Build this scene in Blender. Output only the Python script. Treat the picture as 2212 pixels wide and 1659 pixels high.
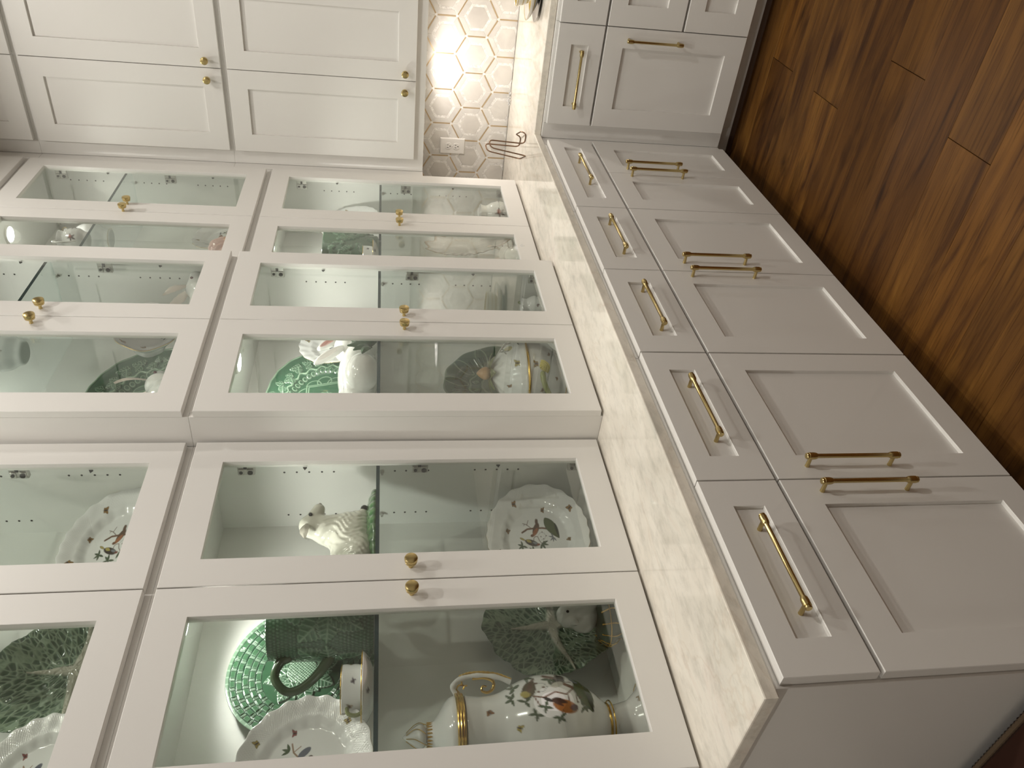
import bpy, bmesh, math, random
import numpy as np
from mathutils import Vector, Matrix

for o in list(bpy.data.objects):
    bpy.data.objects.remove(o, do_unlink=True)
S = bpy.context.scene
COL = S.collection
PI = math.pi
random.seed(4)
RNG = np.random.default_rng(7)

# ------------------------------------------------------------------ camera
CF, CA, CP, CR = 1691.18, math.radians(37.8832), math.radians(-9.4448), math.radians(0.2257)
CPOS = (1.1057, -0.6426, 1.5230)
fwd = Vector((-math.sin(CA) * math.cos(CP), math.cos(CA) * math.cos(CP), math.sin(CP)))
rgt = Vector((math.cos(CA), math.sin(CA), 0))
upv = rgt.cross(fwd)
rgt, upv = math.cos(CR) * rgt + math.sin(CR) * upv, -math.sin(CR) * rgt + math.cos(CR) * upv
cam = bpy.data.cameras.new('camera')
cam.sensor_width = 36.0
cam.sensor_fit = 'HORIZONTAL'
cam.lens = CF / 2212 * 36.0
cam.clip_start = 0.02
co = bpy.data.objects.new('camera', cam)
COL.objects.link(co)
m = Matrix((-upv, rgt, -fwd)).transposed().to_4x4()   # the picture was taken with the camera turned on its side
m.translation = CPOS
co.matrix_world = m
S.camera = co

# ------------------------------------------------------------------ world, lights, exposure
S.view_settings.view_transform = 'Standard'
S.view_settings.look = 'None'
S.view_settings.gamma = 1.0
S.view_settings.use_curve_mapping = False
S.view_settings.exposure = 0.0
W = bpy.data.worlds.new('world')
S.world = W
W.use_nodes = True
W.node_tree.nodes['Background'].inputs[0].default_value = (1.0, 0.92, 0.82, 1)
W.node_tree.nodes['Background'].inputs[1].default_value = 0.05
WARM = (1.0, 0.962, 0.895)
COOL = (1.0, 0.985, 0.93)
CEIL = 3.42


def spot(name, loc, power, color, radius=0.05, angle=150, blend=0.6, to=(0, 0, -1)):
    l = bpy.data.lights.new(name, 'SPOT')
    l.energy = power
    l.color = color
    l.shadow_soft_size = radius
    l.spot_size = math.radians(angle)
    l.spot_blend = blend
    o = bpy.data.objects.new(name, l)
    o.location = loc
    o.rotation_euler = Vector(to).to_track_quat('-Z', 'Y').to_euler()
    COL.objects.link(o)
    return o


CAN_FILL_W = 63
for (x, y, k) in [(0.10, 0.52, 0.50), (0.10, 2.10, 0.40), (1.15, 1.55, 0.68), (2.5, 0.9, 1.85), (0.30, -1.80, 1.12), (0.75, 0.50, 0.92), (0.80, 2.10, 0.45)]:  # first three are ceiling cans; the other four are added fill lamps
    spot('can_or_fill_light', (x, y, CEIL - 0.012), CAN_FILL_W * k, WARM, 0.045)
PUCK_W = 10.8

# ------------------------------------------------------------------ materials
def mat(name, color=(0.8, 0.8, 0.8), rough=0.5, metal=0.0, **kw):
    m = bpy.data.materials.new(name)
    m.use_nodes = True
    b = m.node_tree.nodes['Principled BSDF']
    b.inputs['Base Color'].default_value = (*color, 1)
    b.inputs['Roughness'].default_value = rough
    b.inputs['Metallic'].default_value = metal
    for k, v in kw.items():
        b.inputs[k.replace('_', ' ')].default_value = v
    return m


def nodes(m):
    nt = m.node_tree
    return nt, nt.nodes['Principled BSDF'], nt.nodes.new, nt.links.new


def ramp(N, stops):
    r = N('ShaderNodeValToRGB')
    e = r.color_ramp.elements
    while len(e) < len(stops):
        e.new(0.5)
    for i, (p, c) in enumerate(stops):
        e[i].position = p
        e[i].color = (*c, 1)
    return r


def paint_mat():
    m = mat('cabinet_paint', (0.79, 0.772, 0.738), 0.38)
    nt, b, N, L = nodes(m)
    t = N('ShaderNodeNewGeometry')
    n = N('ShaderNodeTexNoise')
    n.inputs['Scale'].default_value = 160
    L(t.outputs['Position'], n.inputs['Vector'])
    bp = N('ShaderNodeBump')
    bp.inputs['Strength'].default_value = 0.03
    bp.inputs['Distance'].default_value = 0.002
    L(n.outputs['Fac'], bp.inputs['Height'])
    L(bp.outputs['Normal'], b.inputs['Normal'])
    return m


def brass_mat():
    m = mat('satin_brass', (0.57, 0.45, 0.21), 0.28, 1.0)
    nt, b, N, L = nodes(m)
    t = N('ShaderNodeNewGeometry')
    n = N('ShaderNodeTexNoise')
    n.inputs['Scale'].default_value = 90
    L(t.outputs['Position'], n.inputs['Vector'])
    r = ramp(N, [(0.3, (0.245, 0.245, 0.245)), (0.7, (0.265, 0.265, 0.265))])
    L(n.outputs['Fac'], r.inputs['Fac'])
    L(r.outputs['Color'], b.inputs['Roughness'])
    return m


def stone_mat():
    m = mat('quartzite', (0.78, 0.72, 0.63), 0.07, 0, Specular_IOR_Level=0.65)
    nt, b, N, L = nodes(m)
    t = N('ShaderNodeNewGeometry')
    mp = N('ShaderNodeMapping')
    mp.inputs['Rotation'].default_value = (0, 0, 0.5)
    mp.inputs['Scale'].default_value = (1.0, 0.42, 1.0)
    L(t.outputs['Position'], mp.inputs['Vector'])
    n1 = N('ShaderNodeTexNoise')
    n1.inputs['Scale'].default_value = 6.5
    n1.inputs['Detail'].default_value = 8
    n1.inputs['Roughness'].default_value = 0.62
    n1.inputs['Distortion'].default_value = 0.8
    L(mp.outputs['Vector'], n1.inputs['Vector'])
    r1 = ramp(N, [(0.30, (0.66, 0.63, 0.55)), (0.46, (0.80, 0.745, 0.65)), (0.58, (0.86, 0.81, 0.715)), (0.74, (0.79, 0.69, 0.60))])
    L(n1.outputs['Fac'], r1.inputs['Fac'])
    n2 = N('ShaderNodeTexNoise')
    n2.inputs['Scale'].default_value = 34
    n2.inputs['Detail'].default_value = 9
    n2.inputs['Roughness'].default_value = 0.7
    L(mp.outputs['Vector'], n2.inputs['Vector'])
    r2 = ramp(N, [(0.34, (0.80, 0.80, 0.79)), (0.52, (1, 1, 1)), (0.75, (1.0, 0.99, 0.97))])
    L(n2.outputs['Fac'], r2.inputs['Fac'])
    mx = N('ShaderNodeMixRGB')
    mx.blend_type = 'MULTIPLY'
    mx.inputs['Fac'].default_value = 0.85
    L(r1.outputs['Color'], mx.inputs[1])
    L(r2.outputs['Color'], mx.inputs[2])
    # thin tan veins
    n3 = N('ShaderNodeTexNoise')
    n3.inputs['Scale'].default_value = 2.3
    n3.inputs['Detail'].default_value = 6
    n3.inputs['Distortion'].default_value = 1.5
    L(mp.outputs['Vector'], n3.inputs['Vector'])
    r3 = ramp(N, [(0.492, (1, 1, 1)), (0.500, (0.72, 0.60, 0.50)), (0.508, (1, 1, 1))])
    L(n3.outputs['Fac'], r3.inputs['Fac'])
    mx2 = N('ShaderNodeMixRGB')
    mx2.blend_type = 'MULTIPLY'
    mx2.inputs['Fac'].default_value = 0.22
    L(mx.outputs['Color'], mx2.inputs[1])
    L(r3.outputs['Color'], mx2.inputs[2])
    L(mx2.outputs['Color'], b.inputs['Base Color'])
    return m


def wood_mat():
    m = mat('hickory_floor', (0.2, 0.1, 0.04), 0.45, 0, Specular_IOR_Level=0.15)
    nt, b, N, L = nodes(m)
    t = N('ShaderNodeNewGeometry')
    oi = N('ShaderNodeObjectInfo')
    mul = N('ShaderNodeMath'); mul.operation = 'MULTIPLY'; mul.inputs[1].default_value = 40
    L(oi.outputs['Random'], mul.inputs[0])
    cb = N('ShaderNodeCombineXYZ')
    L(mul.outputs[0], cb.inputs[0]); L(mul.outputs[0], cb.inputs[1]); L(mul.outputs[0], cb.inputs[2])
    add = N('ShaderNodeVectorMath'); add.operation = 'ADD'
    L(t.outputs['Position'], add.inputs[0]); L(cb.outputs[0], add.inputs[1])
    mp = N('ShaderNodeMapping'); mp.inputs['Scale'].default_value = (1.3, 8, 4)
    L(add.outputs[0], mp.inputs['Vector'])
    n1 = N('ShaderNodeTexNoise')
    n1.inputs['Scale'].default_value = 1.6; n1.inputs['Detail'].default_value = 6; n1.inputs['Distortion'].default_value = 1.2
    L(mp.outputs['Vector'], n1.inputs['Vector'])
    mp2 = N('ShaderNodeMapping'); mp2.inputs['Scale'].default_value = (3.5, 130, 8)
    L(add.outputs[0], mp2.inputs['Vector'])
    n2 = N('ShaderNodeTexNoise'); n2.inputs['Scale'].default_value = 1.5; n2.inputs['Detail'].default_value = 8; n2.inputs['Roughness'].default_value = 0.65
    L(mp2.outputs['Vector'], n2.inputs['Vector'])
    r1 = ramp(N, [(0.30, (0.046, 0.018, 0.006)), (0.45, (0.100, 0.043, 0.010)), (0.60, (0.140, 0.062, 0.013)), (0.8, (0.185, 0.088, 0.019))])
    L(n1.outputs['Fac'], r1.inputs['Fac'])
    r2 = ramp(N, [(0.38, (0.55, 0.50, 0.46)), (0.48, (1, 1, 1)), (0.8, (1.08, 1.08, 1.06))])
    L(n2.outputs['Fac'], r2.inputs['Fac'])
    mx = N('ShaderNodeMixRGB'); mx.blend_type = 'MULTIPLY'; mx.inputs['Fac'].default_value = 0.8
    L(r1.outputs['Color'], mx.inputs[1]); L(r2.outputs['Color'], mx.inputs[2])
    # each plank its own tone
    r3 = ramp(N, [(0.0, (0.72, 0.66, 0.62)), (0.5, (1, 1, 1)), (1.0, (1.18, 1.14, 1.05))])
    L(oi.outputs['Random'], r3.inputs['Fac'])
    mx3 = N('ShaderNodeMixRGB'); mx3.blend_type = 'MULTIPLY'; mx3.inputs['Fac'].default_value = 1
    L(mx.outputs['Color'], mx3.inputs[1]); L(r3.outputs['Color'], mx3.inputs[2])
    # dark mineral streaks and knots
    mp4 = N('ShaderNodeMapping'); mp4.inputs['Scale'].default_value = (1.9, 7.5, 3)
    L(add.outputs[0], mp4.inputs['Vector'])
    n4 = N('ShaderNodeTexNoise'); n4.inputs['Scale'].default_value = 1.35; n4.inputs['Detail'].default_value = 3; n4.inputs['Distortion'].default_value = 0.6
    L(mp4.outputs['Vector'], n4.inputs['Vector'])
    r4 = ramp(N, [(0.27, (0.25, 0.21, 0.20)), (0.40, (1, 1, 1)), (1, (1, 1, 1))])
    L(n4.outputs['Fac'], r4.inputs['Fac'])
    mx4 = N('ShaderNodeMixRGB'); mx4.blend_type = 'MULTIPLY'; mx4.inputs['Fac'].default_value = 1
    L(mx3.outputs['Color'], mx4.inputs[1]); L(r4.outputs['Color'], mx4.inputs[2])
    L(mx4.outputs['Color'], b.inputs['Base Color'])
    bp = N('ShaderNodeBump'); bp.inputs['Strength'].default_value = 0.12; bp.inputs['Distance'].default_value = 0.002
    L(n2.outputs['Fac'], bp.inputs['Height']); L(bp.outputs['Normal'], b.inputs['Normal'])
    return m


def marble_mat(name, lo, hi, rough=0.16, scale=9, pearl=False):
    m = mat(name, hi, rough)
    nt, b, N, L = nodes(m)
    t = N('ShaderNodeNewGeometry')
    oi = N('ShaderNodeObjectInfo')
    mul = N('ShaderNodeMath'); mul.operation = 'MULTIPLY'; mul.inputs[1].default_value = 30
    L(oi.outputs['Random'], mul.inputs[0])
    cb = N('ShaderNodeCombineXYZ')
    L(mul.outputs[0], cb.inputs[0]); L(mul.outputs[0], cb.inputs[1])
    add = N('ShaderNodeVectorMath'); add.operation = 'ADD'
    L(t.outputs['Position'], add.inputs[0]); L(cb.outputs[0], add.inputs[1])
    n = N('ShaderNodeTexNoise'); n.inputs['Scale'].default_value = scale; n.inputs['Detail'].default_value = 7
    n.inputs['Distortion'].default_value = 1.0
    L(add.outputs[0], n.inputs['Vector'])
    r = ramp(N, [(0.32, lo), (0.60, hi)])
    L(n.outputs['Fac'], r.inputs['Fac'])
    hs = N('ShaderNodeHueSaturation')
    mr = N('ShaderNodeMapRange'); mr.inputs['To Min'].default_value = 0.90; mr.inputs['To Max'].default_value = 1.04
    L(oi.outputs['Random'], mr.inputs['Value']); L(mr.outputs['Result'], hs.inputs['Value'])
    L(r.outputs['Color'], hs.inputs['Color'])
    L(hs.outputs['Color'], b.inputs['Base Color'])
    if pearl:
        bp = N('ShaderNodeBump'); bp.inputs['Strength'].default_value = 0.35; bp.inputs['Distance'].default_value = 0.002
        L(n.outputs['Fac'], bp.inputs['Height']); L(bp.outputs['Normal'], b.inputs['Normal'])
    return m


def glass_mat(name, tint):
    m = bpy.data.materials.new(name)
    m.use_nodes = True
    nt = m.node_tree
    nt.nodes.clear()
    N, L = nt.nodes.new, nt.links.new
    out = N('ShaderNodeOutputMaterial')
    tr = N('ShaderNodeBsdfTransparent'); tr.inputs[0].default_value = (*tint, 1)
    gl = N('ShaderNodeBsdfGlossy'); gl.inputs['Roughness'].default_value = 0.0
    lw = N('ShaderNodeLayerWeight'); lw.inputs['Blend'].default_value = 0.5
    pw = N('ShaderNodeMath'); pw.operation = 'POWER'; pw.inputs[1].default_value = 4.5
    fr = N('ShaderNodeMath'); fr.operation = 'MULTIPLY_ADD'; fr.inputs[1].default_value = 0.92; fr.inputs[2].default_value = 0.075
    L(lw.outputs['Facing'], pw.inputs[0]); L(pw.outputs[0], fr.inputs[0])
    mx = N('ShaderNodeMixShader')
    L(fr.outputs[0], mx.inputs[0]); L(tr.outputs[0], mx.inputs[1]); L(gl.outputs[0], mx.inputs[2])
    L(mx.outputs[0], out.inputs[0])
    return m


def emis_mat(name, color, k):
    m = mat(name, (0.9, 0.9, 0.9), 0.5)
    b = m.node_tree.nodes['Principled BSDF']
    b.inputs['Emission Color'].default_value = (*color, 1)
    b.inputs['Emission Strength'].default_value = k
    return m


def glaze_mat(name, rough=0.10, spec=0.5, coat=0.6):
    m = mat(name, (0.8, 0.8, 0.8), rough + .04)
    nt, b, N, L = nodes(m)
    a = N('ShaderNodeAttribute'); a.attribute_name = 'glaze'
    L(a.outputs['Color'], b.inputs['Base Color'])
    b.inputs['Specular IOR Level'].default_value = spec
    b.inputs['Coat Weight'].default_value = coat
    b.inputs['Coat Roughness'].default_value = 0.05
    return m


M = dict(
    paint=paint_mat(),
    inside=mat('cabinet_interior_paint', (0.82, 0.82, 0.79), 0.42),
    brass=brass_mat(), stone=stone_mat(), wood=wood_mat(),
    pane=glass_mat('door_glass', (0.935, 0.95, 0.925)),
    shelf=glass_mat('shelf_glass', (0.93, 0.965, 0.955)),
    shelf_edge=mat('shelf_edge_glass', (0.012, 0.045, 0.055), 0.08),
    steel=mat('nickel', (0.52, 0.51, 0.48), 0.3, 1.0),
    dark=mat('dark_hole', (0.01, 0.01, 0.01), 0.8),
    wall=mat('wall_paint', (0.74, 0.71, 0.66), 0.7),
    grout=mat('white_grout', (0.86, 0.84, 0.80), 0.8),
    tile_border=marble_mat('pale_marble_border', (0.66, 0.635, 0.60), (0.80, 0.775, 0.73)),
    tile_center=marble_mat('pale_marble_centre', (0.66, 0.63, 0.59), (0.76, 0.73, 0.68)),
    pearl=marble_mat('mother_of_pearl', (0.70, 0.67, 0.63), (0.97, 0.95, 0.91), 0.12, 80, True),
    tile_brass=mat('brushed_brass_inlay', (0.60, 0.46, 0.29), 0.38, 0.55),
    plastic=mat('outlet_plastic', (0.84, 0.82, 0.78), 0.3),
    copper=mat('copper_wire', (0.24, 0.15, 0.10), 0.4, 1.0),
    crystal=mat('clear_crystal', (0.86, 0.87, 0.88), 0.05, 0.7),
    puck=emis_mat('puck_lamp', (0.95, 1.0, 0.93), 14),
    glaze=glaze_mat('glazed_ceramic'),
    porc=mat('white_porcelain', (0.80, 0.80, 0.80), 0.10, 0, Coat_Weight=0.5),
    gold=mat('gilding', (0.70, 0.47, 0.13), 0.22, 1.0),
    shoe=mat('dark_shoe_wood', (0.07, 0.032, 0.014), 0.45),
    rust=mat('rust_upholstery', (0.045, 0.012, 0.004), 0.95),
    braid=mat('braided_trim', (0.16, 0.11, 0.065), 0.8),
    silver=mat('silver_plate', (0.45, 0.44, 0.43), 0.18, 1.0),
    acrylic=glass_mat('clear_acrylic', (0.93, 0.95, 0.95)),
    bulb=emis_mat('can_lamp', (1.0, 0.87, 0.72), 12),
    black=mat('black_glaze', (0.008, 0.008, 0.008), 0.12),
    ceil=mat('ceiling_paint', (0.80, 0.77, 0.72), 0.8),
)

# ------------------------------------------------------------------ object helpers
WLOC = {}


def obj(name, me, parent=None, mtx=None):
    o = bpy.data.objects.new(name, me)
    COL.objects.link(o)
    if parent is not None:
        o.parent = parent
    if mtx is not None:
        o.matrix_basis = mtx
    return o


def tag(o, label=None, cat=None, group=None, kind=None):
    if label: o['label'] = label
    if cat: o['category'] = cat
    if group: o['group'] = group
    if kind: o['kind'] = kind
    return o


def thing(name, label, cat, loc=(0, 0, 0), group=None, mtx=None):
    o = bpy.data.objects.new(name, None)
    COL.objects.link(o)
    if mtx is not None:
        o.matrix_basis = mtx
    else:
        o.location = loc
        WLOC[o.name] = Vector(loc)
    o.empty_display_size = 0.05
    return tag(o, label, cat, group)


class MB:
    """collects shapes, then becomes one mesh"""

    def __init__(s, T=None):
        s.v, s.f, s.mi, s.sm = [], [], [], []
        s.T = T or (lambda p: p)
        s.m = 0
        s.smooth = False

    def add(s, vs, fs):
        o = len(s.v)
        s.v += [s.T(p) for p in vs]
        s.f += [[i + o for i in f] for f in fs]
        s.mi += [s.m] * len(fs)
        s.sm += [s.smooth] * len(fs)

    def box(s, x0, x1, y0, y1, z0, z1, c=0.0):
        if c <= 0:
            vs = [(x, y, z) for x in (x0, x1) for y in (y0, y1) for z in (z0, z1)]
            s.add(vs, [(0, 1, 3, 2), (4, 6, 7, 5), (0, 4, 5, 1), (2, 3, 7, 6), (0, 2, 6, 4), (1, 5, 7, 3)])
            return
        X, Y, Z = (x0, x1), (y0, y1), (z0, z1)
        c = min(c, (x1 - x0) * .45, (y1 - y0) * .45, (z1 - z0) * .45)
        sg = (c, -c)
        vs, ix = [], {}
        for i in (0, 1):
            for j in (0, 1):
                for k in (0, 1):
                    for a in range(3):
                        p = [X[i] + sg[i], Y[j] + sg[j], Z[k] + sg[k]]
                        p[a] = (X[i], Y[j], Z[k])[a]
                        ix[i, j, k, a] = len(vs)
                        vs.append(tuple(p))
        fs = []
        for i in (0, 1):
            fs.append([ix[i, j, k, 0] for j, k in ((0, 0), (1, 0), (1, 1), (0, 1))])
            fs.append([ix[j, i, k, 1] for j, k in ((0, 0), (1, 0), (1, 1), (0, 1))])
            fs.append([ix[j, k, i, 2] for j, k in ((0, 0), (1, 0), (1, 1), (0, 1))])
        for i in (0, 1):
            for j in (0, 1):
                fs.append([ix[i, j, 0, 0], ix[i, j, 1, 0], ix[i, j, 1, 1], ix[i, j, 0, 1]])
                fs.append([ix[i, 0, j, 0], ix[i, 1, j, 0], ix[i, 1, j, 2], ix[i, 0, j, 2]])
                fs.append([ix[0, i, j, 1], ix[1, i, j, 1], ix[1, i, j, 2], ix[0, i, j, 2]])
        for i in (0, 1):
            for j in (0, 1):
                for k in (0, 1):
                    fs.append([ix[i, j, k, 0], ix[i, j, k, 1], ix[i, j, k, 2]])
        s.add(vs, fs)

    def loops(s, loops, close=False, cap0=False, cap1=False, ring=True):
        n = len(loops[0])
        vs = [p for l in loops for p in l]
        fs = []
        cnt = len(loops) if close else len(loops) - 1
        for i in range(cnt):
            a, b = i * n, ((i + 1) % len(loops)) * n
            for k in range(n if ring else n - 1):
                fs.append([a + k, a + (k + 1) % n, b + (k + 1) % n, b + k])
        if cap0: fs.append(list(range(n))[::-1])
        if cap1: fs.append([(len(loops) - 1) * n + k for k in range(n)])
        s.add(vs, fs)

    def lathe(s, prof, origin, axis, n=20, cap=True):
        """prof: (distance along axis, radius)"""
        a = Vector(axis).normalized()
        t = Vector((0, 0, 1)) if abs(a.z) < 0.9 else Vector((1, 0, 0))
        e1 = a.cross(t).normalized()
        e2 = a.cross(e1)
        o = Vector(origin)
        L = []
        for d, r in prof:
            r = max(r, 1e-5)
            L.append([tuple(o + a * d + (e1 * math.cos(2 * PI * k / n) + e2 * math.sin(2 * PI * k / n)) * r) for k in range(n)])
        sm = s.smooth
        s.smooth = True
        s.loops(L, cap0=cap, cap1=cap)
        s.smooth = sm

    def tube(s, pts, r, n=8, closed=False):
        P = [Vector(p) for p in pts]
        R = r if hasattr(r, '__len__') else [r] * len(P)
        L = []
        ref = None
        for i, p in enumerate(P):
            a = P[i - 1] if (i or closed) else p
            b = P[(i + 1) % len(P)] if (i < len(P) - 1 or closed) else p
            d = (b - a).normalized()
            if ref is None:
                ref = d.orthogonal().normalized()
            ref = (ref - d * ref.dot(d)).normalized()
            e2 = d.cross(ref)
            L.append([tuple(p + (ref * math.cos(2 * PI * k / n) + e2 * math.sin(2 * PI * k / n)) * R[i]) for k in range(n)])
        sm = s.smooth
        s.smooth = True
        s.loops(L, close=closed, cap0=not closed, cap1=not closed)
        s.smooth = sm

    def mesh(s, name, mats, sharp=40):
        me = bpy.data.meshes.new(name)
        me.from_pydata(s.v, [], s.f)
        for mm in (mats if isinstance(mats, (list, tuple)) else [mats]):
            me.materials.append(mm)
        me.polygons.foreach_set('material_index', s.mi)
        me.polygons.foreach_set('use_smooth', s.sm)
        bm = bmesh.new()
        bm.from_mesh(me)
        bmesh.ops.recalc_face_normals(bm, faces=bm.faces)
        bm.to_mesh(me)
        bm.free()
        if any(s.sm):
            me.set_sharp_from_angle(angle=math.radians(sharp))
        return me

    def build(s, name, mats, parent=None):
        me = s.mesh(name, mats)
        off = Vector((0, 0, 0))
        p = parent
        while p is not None:
            off += WLOC.get(p.name, Vector((0, 0, 0)))
            p = p.parent
        if off.length:
            me.transform(Matrix.Translation(-off))
        return obj(name, me, parent)


def arr_mesh(name, V, F, mats, col=None, smooth=True, mi=None):
    me = bpy.data.meshes.new(name)
    V = np.asarray(V, dtype=np.float32)
    F = [np.asarray(f, dtype=np.int32) for f in (F if isinstance(F, list) else [F])]
    nl = sum(f.size for f in F)
    npoly = sum(len(f) for f in F)
    me.vertices.add(len(V)); me.vertices.foreach_set('co', V.ravel())
    me.loops.add(nl); me.loops.foreach_set('vertex_index', np.concatenate([f.ravel() for f in F]))
    me.polygons.add(npoly)
    st, k = [], 0
    for f in F:
        st.append(k + np.arange(len(f)) * f.shape[1])
        k += f.size
    me.polygons.foreach_set('loop_start', np.concatenate(st).astype(np.int32))
    me.update(calc_edges=True)
    me.polygons.foreach_set('use_smooth', np.full(npoly, smooth))
    for mm in (mats if isinstance(mats, (list, tuple)) else [mats]):
        me.materials.append(mm)
    if mi is not None:
        me.polygons.foreach_set('material_index', mi)
    if col is not None:
        a = me.attributes.new('glaze', 'FLOAT_COLOR', 'POINT')
        c = np.ones((len(V), 4), dtype=np.float32)
        c[:, :3] = col
        a.data.foreach_set('color', c.ravel())
    me.validate()
    return me


# ------------------------------------------------------------------ cabinet parts
DT = 0.020            # door thickness
CH = 0.0012           # softened edges


def TL(front):        # run on the left wall: u along +y, w out of the face (+x)
    return lambda p: (front - DT + p[1], p[0], p[2])


def TR(front):        # run on the back wall: u along +x, w out of the face (-y)
    return lambda p: (p[0], front + DT - p[1], p[2])


def rect(u0, u1, z0, z1, w):
    return [(u0, w, z0), (u1, w, z0), (u1, w, z1), (u0, w, z1)]


def frame_mesh(T, u0, u1, z0, z1, m, depth, glazed=False):
    b = MB(T)
    iu0, iu1, iz0, iz1 = u0 + m[0], u1 - m[1], z0 + m[2], z1 - m[3]
    c = CH
    L = [rect(u0, u1, z0, z1, 0), rect(u0, u1, z0, z1, DT - c), rect(u0 + c, u1 - c, z0 + c, z1 - c, DT),
         rect(iu0 - c * .5, iu1 + c * .5, iz0 - c * .5, iz1 + c * .5, DT), rect(iu0, iu1, iz0, iz1, DT - c),
         rect(iu0, iu1, iz0, iz1, 0.0 if glazed else DT - depth)]
    if glazed:
        b.loops(L, close=True)
    else:
        L2 = L + [rect(iu0, iu1, iz0, iz1, 0.004)]
        b.loops(L2, close=True)
    return b, (iu0, iu1, iz0, iz1)


def bar_handle(parent, T, u, z, w, vertical, half=0.0985):
    """bar pull: two posts, a slim bar and an acorn collar at each end"""
    b = MB(T)
    off = 0.030
    ax = (0, 0, 1) if vertical else (1, 0, 0)
    prof = [(-half - .0125, .0), (-half - .0125, .0058), (-half - .0112, .0070), (-half - .0085, .0070), (-half - .0078, .0060), (-half - .0070, .0060),
            (-half - .0062, .0080), (-half + .004, .0080), (-half + .0095, .0074), (-half + .013, .0060), (-half + .0145, .0050)]
    prof = prof + [(-d, r) for d, r in prof[::-1]]
    b.lathe(prof, (u, w + off, z), ax, 16)
    for sgn in (-1, 1):
        p = (u, w, z + sgn * half) if vertical else (u + sgn * half, w, z)
        b.lathe([(0, .0052), (.004, .0048), (off - .004, .0042), (off, .0042)], p, (0, 1, 0), 12)
    return tag(b.build('handle', M['brass'], parent), 'satin brass bar handle')


def round_knob(parent, T, u, z):
    b = MB(T)
    prof = [(0, .0054), (.0015, .0048), (.013, .0044), (.0145, .0115), (.0158, .0137), (.0205, .0142), (.0213, .0132),
            (.0224, .0132), (.0232, .0151), (.0290, .0154), (.0310, .0146), (.0322, .0118), (.0330, .0070), (.0334, .0020), (.0334, 0)]
    b.lathe(prof, (u, DT, z), (0, 1, 0), 24)
    return tag(b.build('knob', M['brass'], parent), 'round satin brass knob')


def shaker(parent, name, T, u0, u1, z0, z1, m=(.0725,) * 4, depth=.0095):
    b, (a0, a1, b0, b1) = frame_mesh(T, u0, u1, z0, z1, m, depth)
    d = b.build(name, M['paint'], parent)
    p = MB(T)
    p.box(a0 - .004, a1 + .004, DT - depth - .006, DT - depth, b0 - .004, b1 + .004)
    p.build('panel', M['paint'], d)
    return d


def hinge(parent, T, u, z, flip=1):
    """concealed hinge on the back of a glazed door frame"""
    b = MB(T)
    u += .021
    b.box(u - .002, u + .012, -.044, -.0015, z - .022, z + .022, .002)
    b.box(u - .006, u, -.040, -.020, z - .019, z - .003, .001)
    b.box(u - .006, u, -.040, -.020, z + .005, z + .019, .001)
    b.m = 1
    b.lathe([(0, .0068), (.002, .0068)], (u - .0062, -.030, z - .011), (-1, 0, 0), 12)
    b.lathe([(0, .0045), (.002, .0045)], (u - .0062, -.030, z + .012), (-1, 0, 0), 12)
    b.box(u - .0045, u - .0025, -.020, -.008, z - .003, z + .005)
    return tag(b.build('hinge', [M['steel'], M['dark']], parent), 'nickel concealed hinge')


def glass_door(parent, T, u0, u1, z0, z1, knob=None, hinges=(), clips=()):
    b, (a0, a1, b0, b1) = frame_mesh(T, u0, u1, z0, z1, (.0755, .0755, .0735, .0768), 0, True)
    d = b.build('door', M['paint'], parent)
    g = MB(T)
    g.box(a0 - .003, a1 + .003, .0055, .0090, b0 - .003, b1 + .003)
    tag(g.build('glass_pane', M['pane'], d), 'clear glass door pane')
    if knob: round_knob(d, T, *knob)
    for (u, z) in hinges: hinge(d, T, u, z)
    if clips:
        for (u, z) in clips:
            c = MB(T)
            c.loops([[(u - .001, .001, z - .005), (u - .001, .001, z + .005), (u - .009, .001, z)],
                     [(u - .001, -.003, z - .005), (u - .001, -.003, z + .005), (u - .009, -.003, z)]], cap0=True, cap1=True)
            c.build('glass_clip', M['dark'], d)
    return d


# ------------------------------------------------------------------ room shell
FZ = 0.037
XW, YB = -0.668, 3.172


def structure(name, bm, mats):
    o = bm.build(name, mats)
    o['kind'] = 'structure'
    return o


b = MB(); b.box(XW - .1, 4.2, -3.0, YB + .1, FZ - .08, FZ - .014)
floor = structure('floor', b, M['shoe'])
b = MB(); b.box(XW - .1, 4.2, -3.0, YB + .1, CEIL, CEIL + .05)
structure('ceiling', b, M['ceil'])
b = MB(); b.box(XW - .1, XW, -3.0, YB + .1, FZ, CEIL)
structure('wall_left', b, M['wall'])
b = MB(); b.box(XW, 4.2, YB, YB + .1, FZ, CEIL)
wall_back = structure('wall_back', b, M['wall'])
b = MB(); b.box(4.2, 4.3, -3.0, YB + .1, FZ, CEIL)
structure('wall_right', b, M['wall'])
b = MB(); b.box(XW - .1, 4.2, -3.1, -3.0, FZ, CEIL)
structure('wall_front', b, M['wall'])

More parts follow.
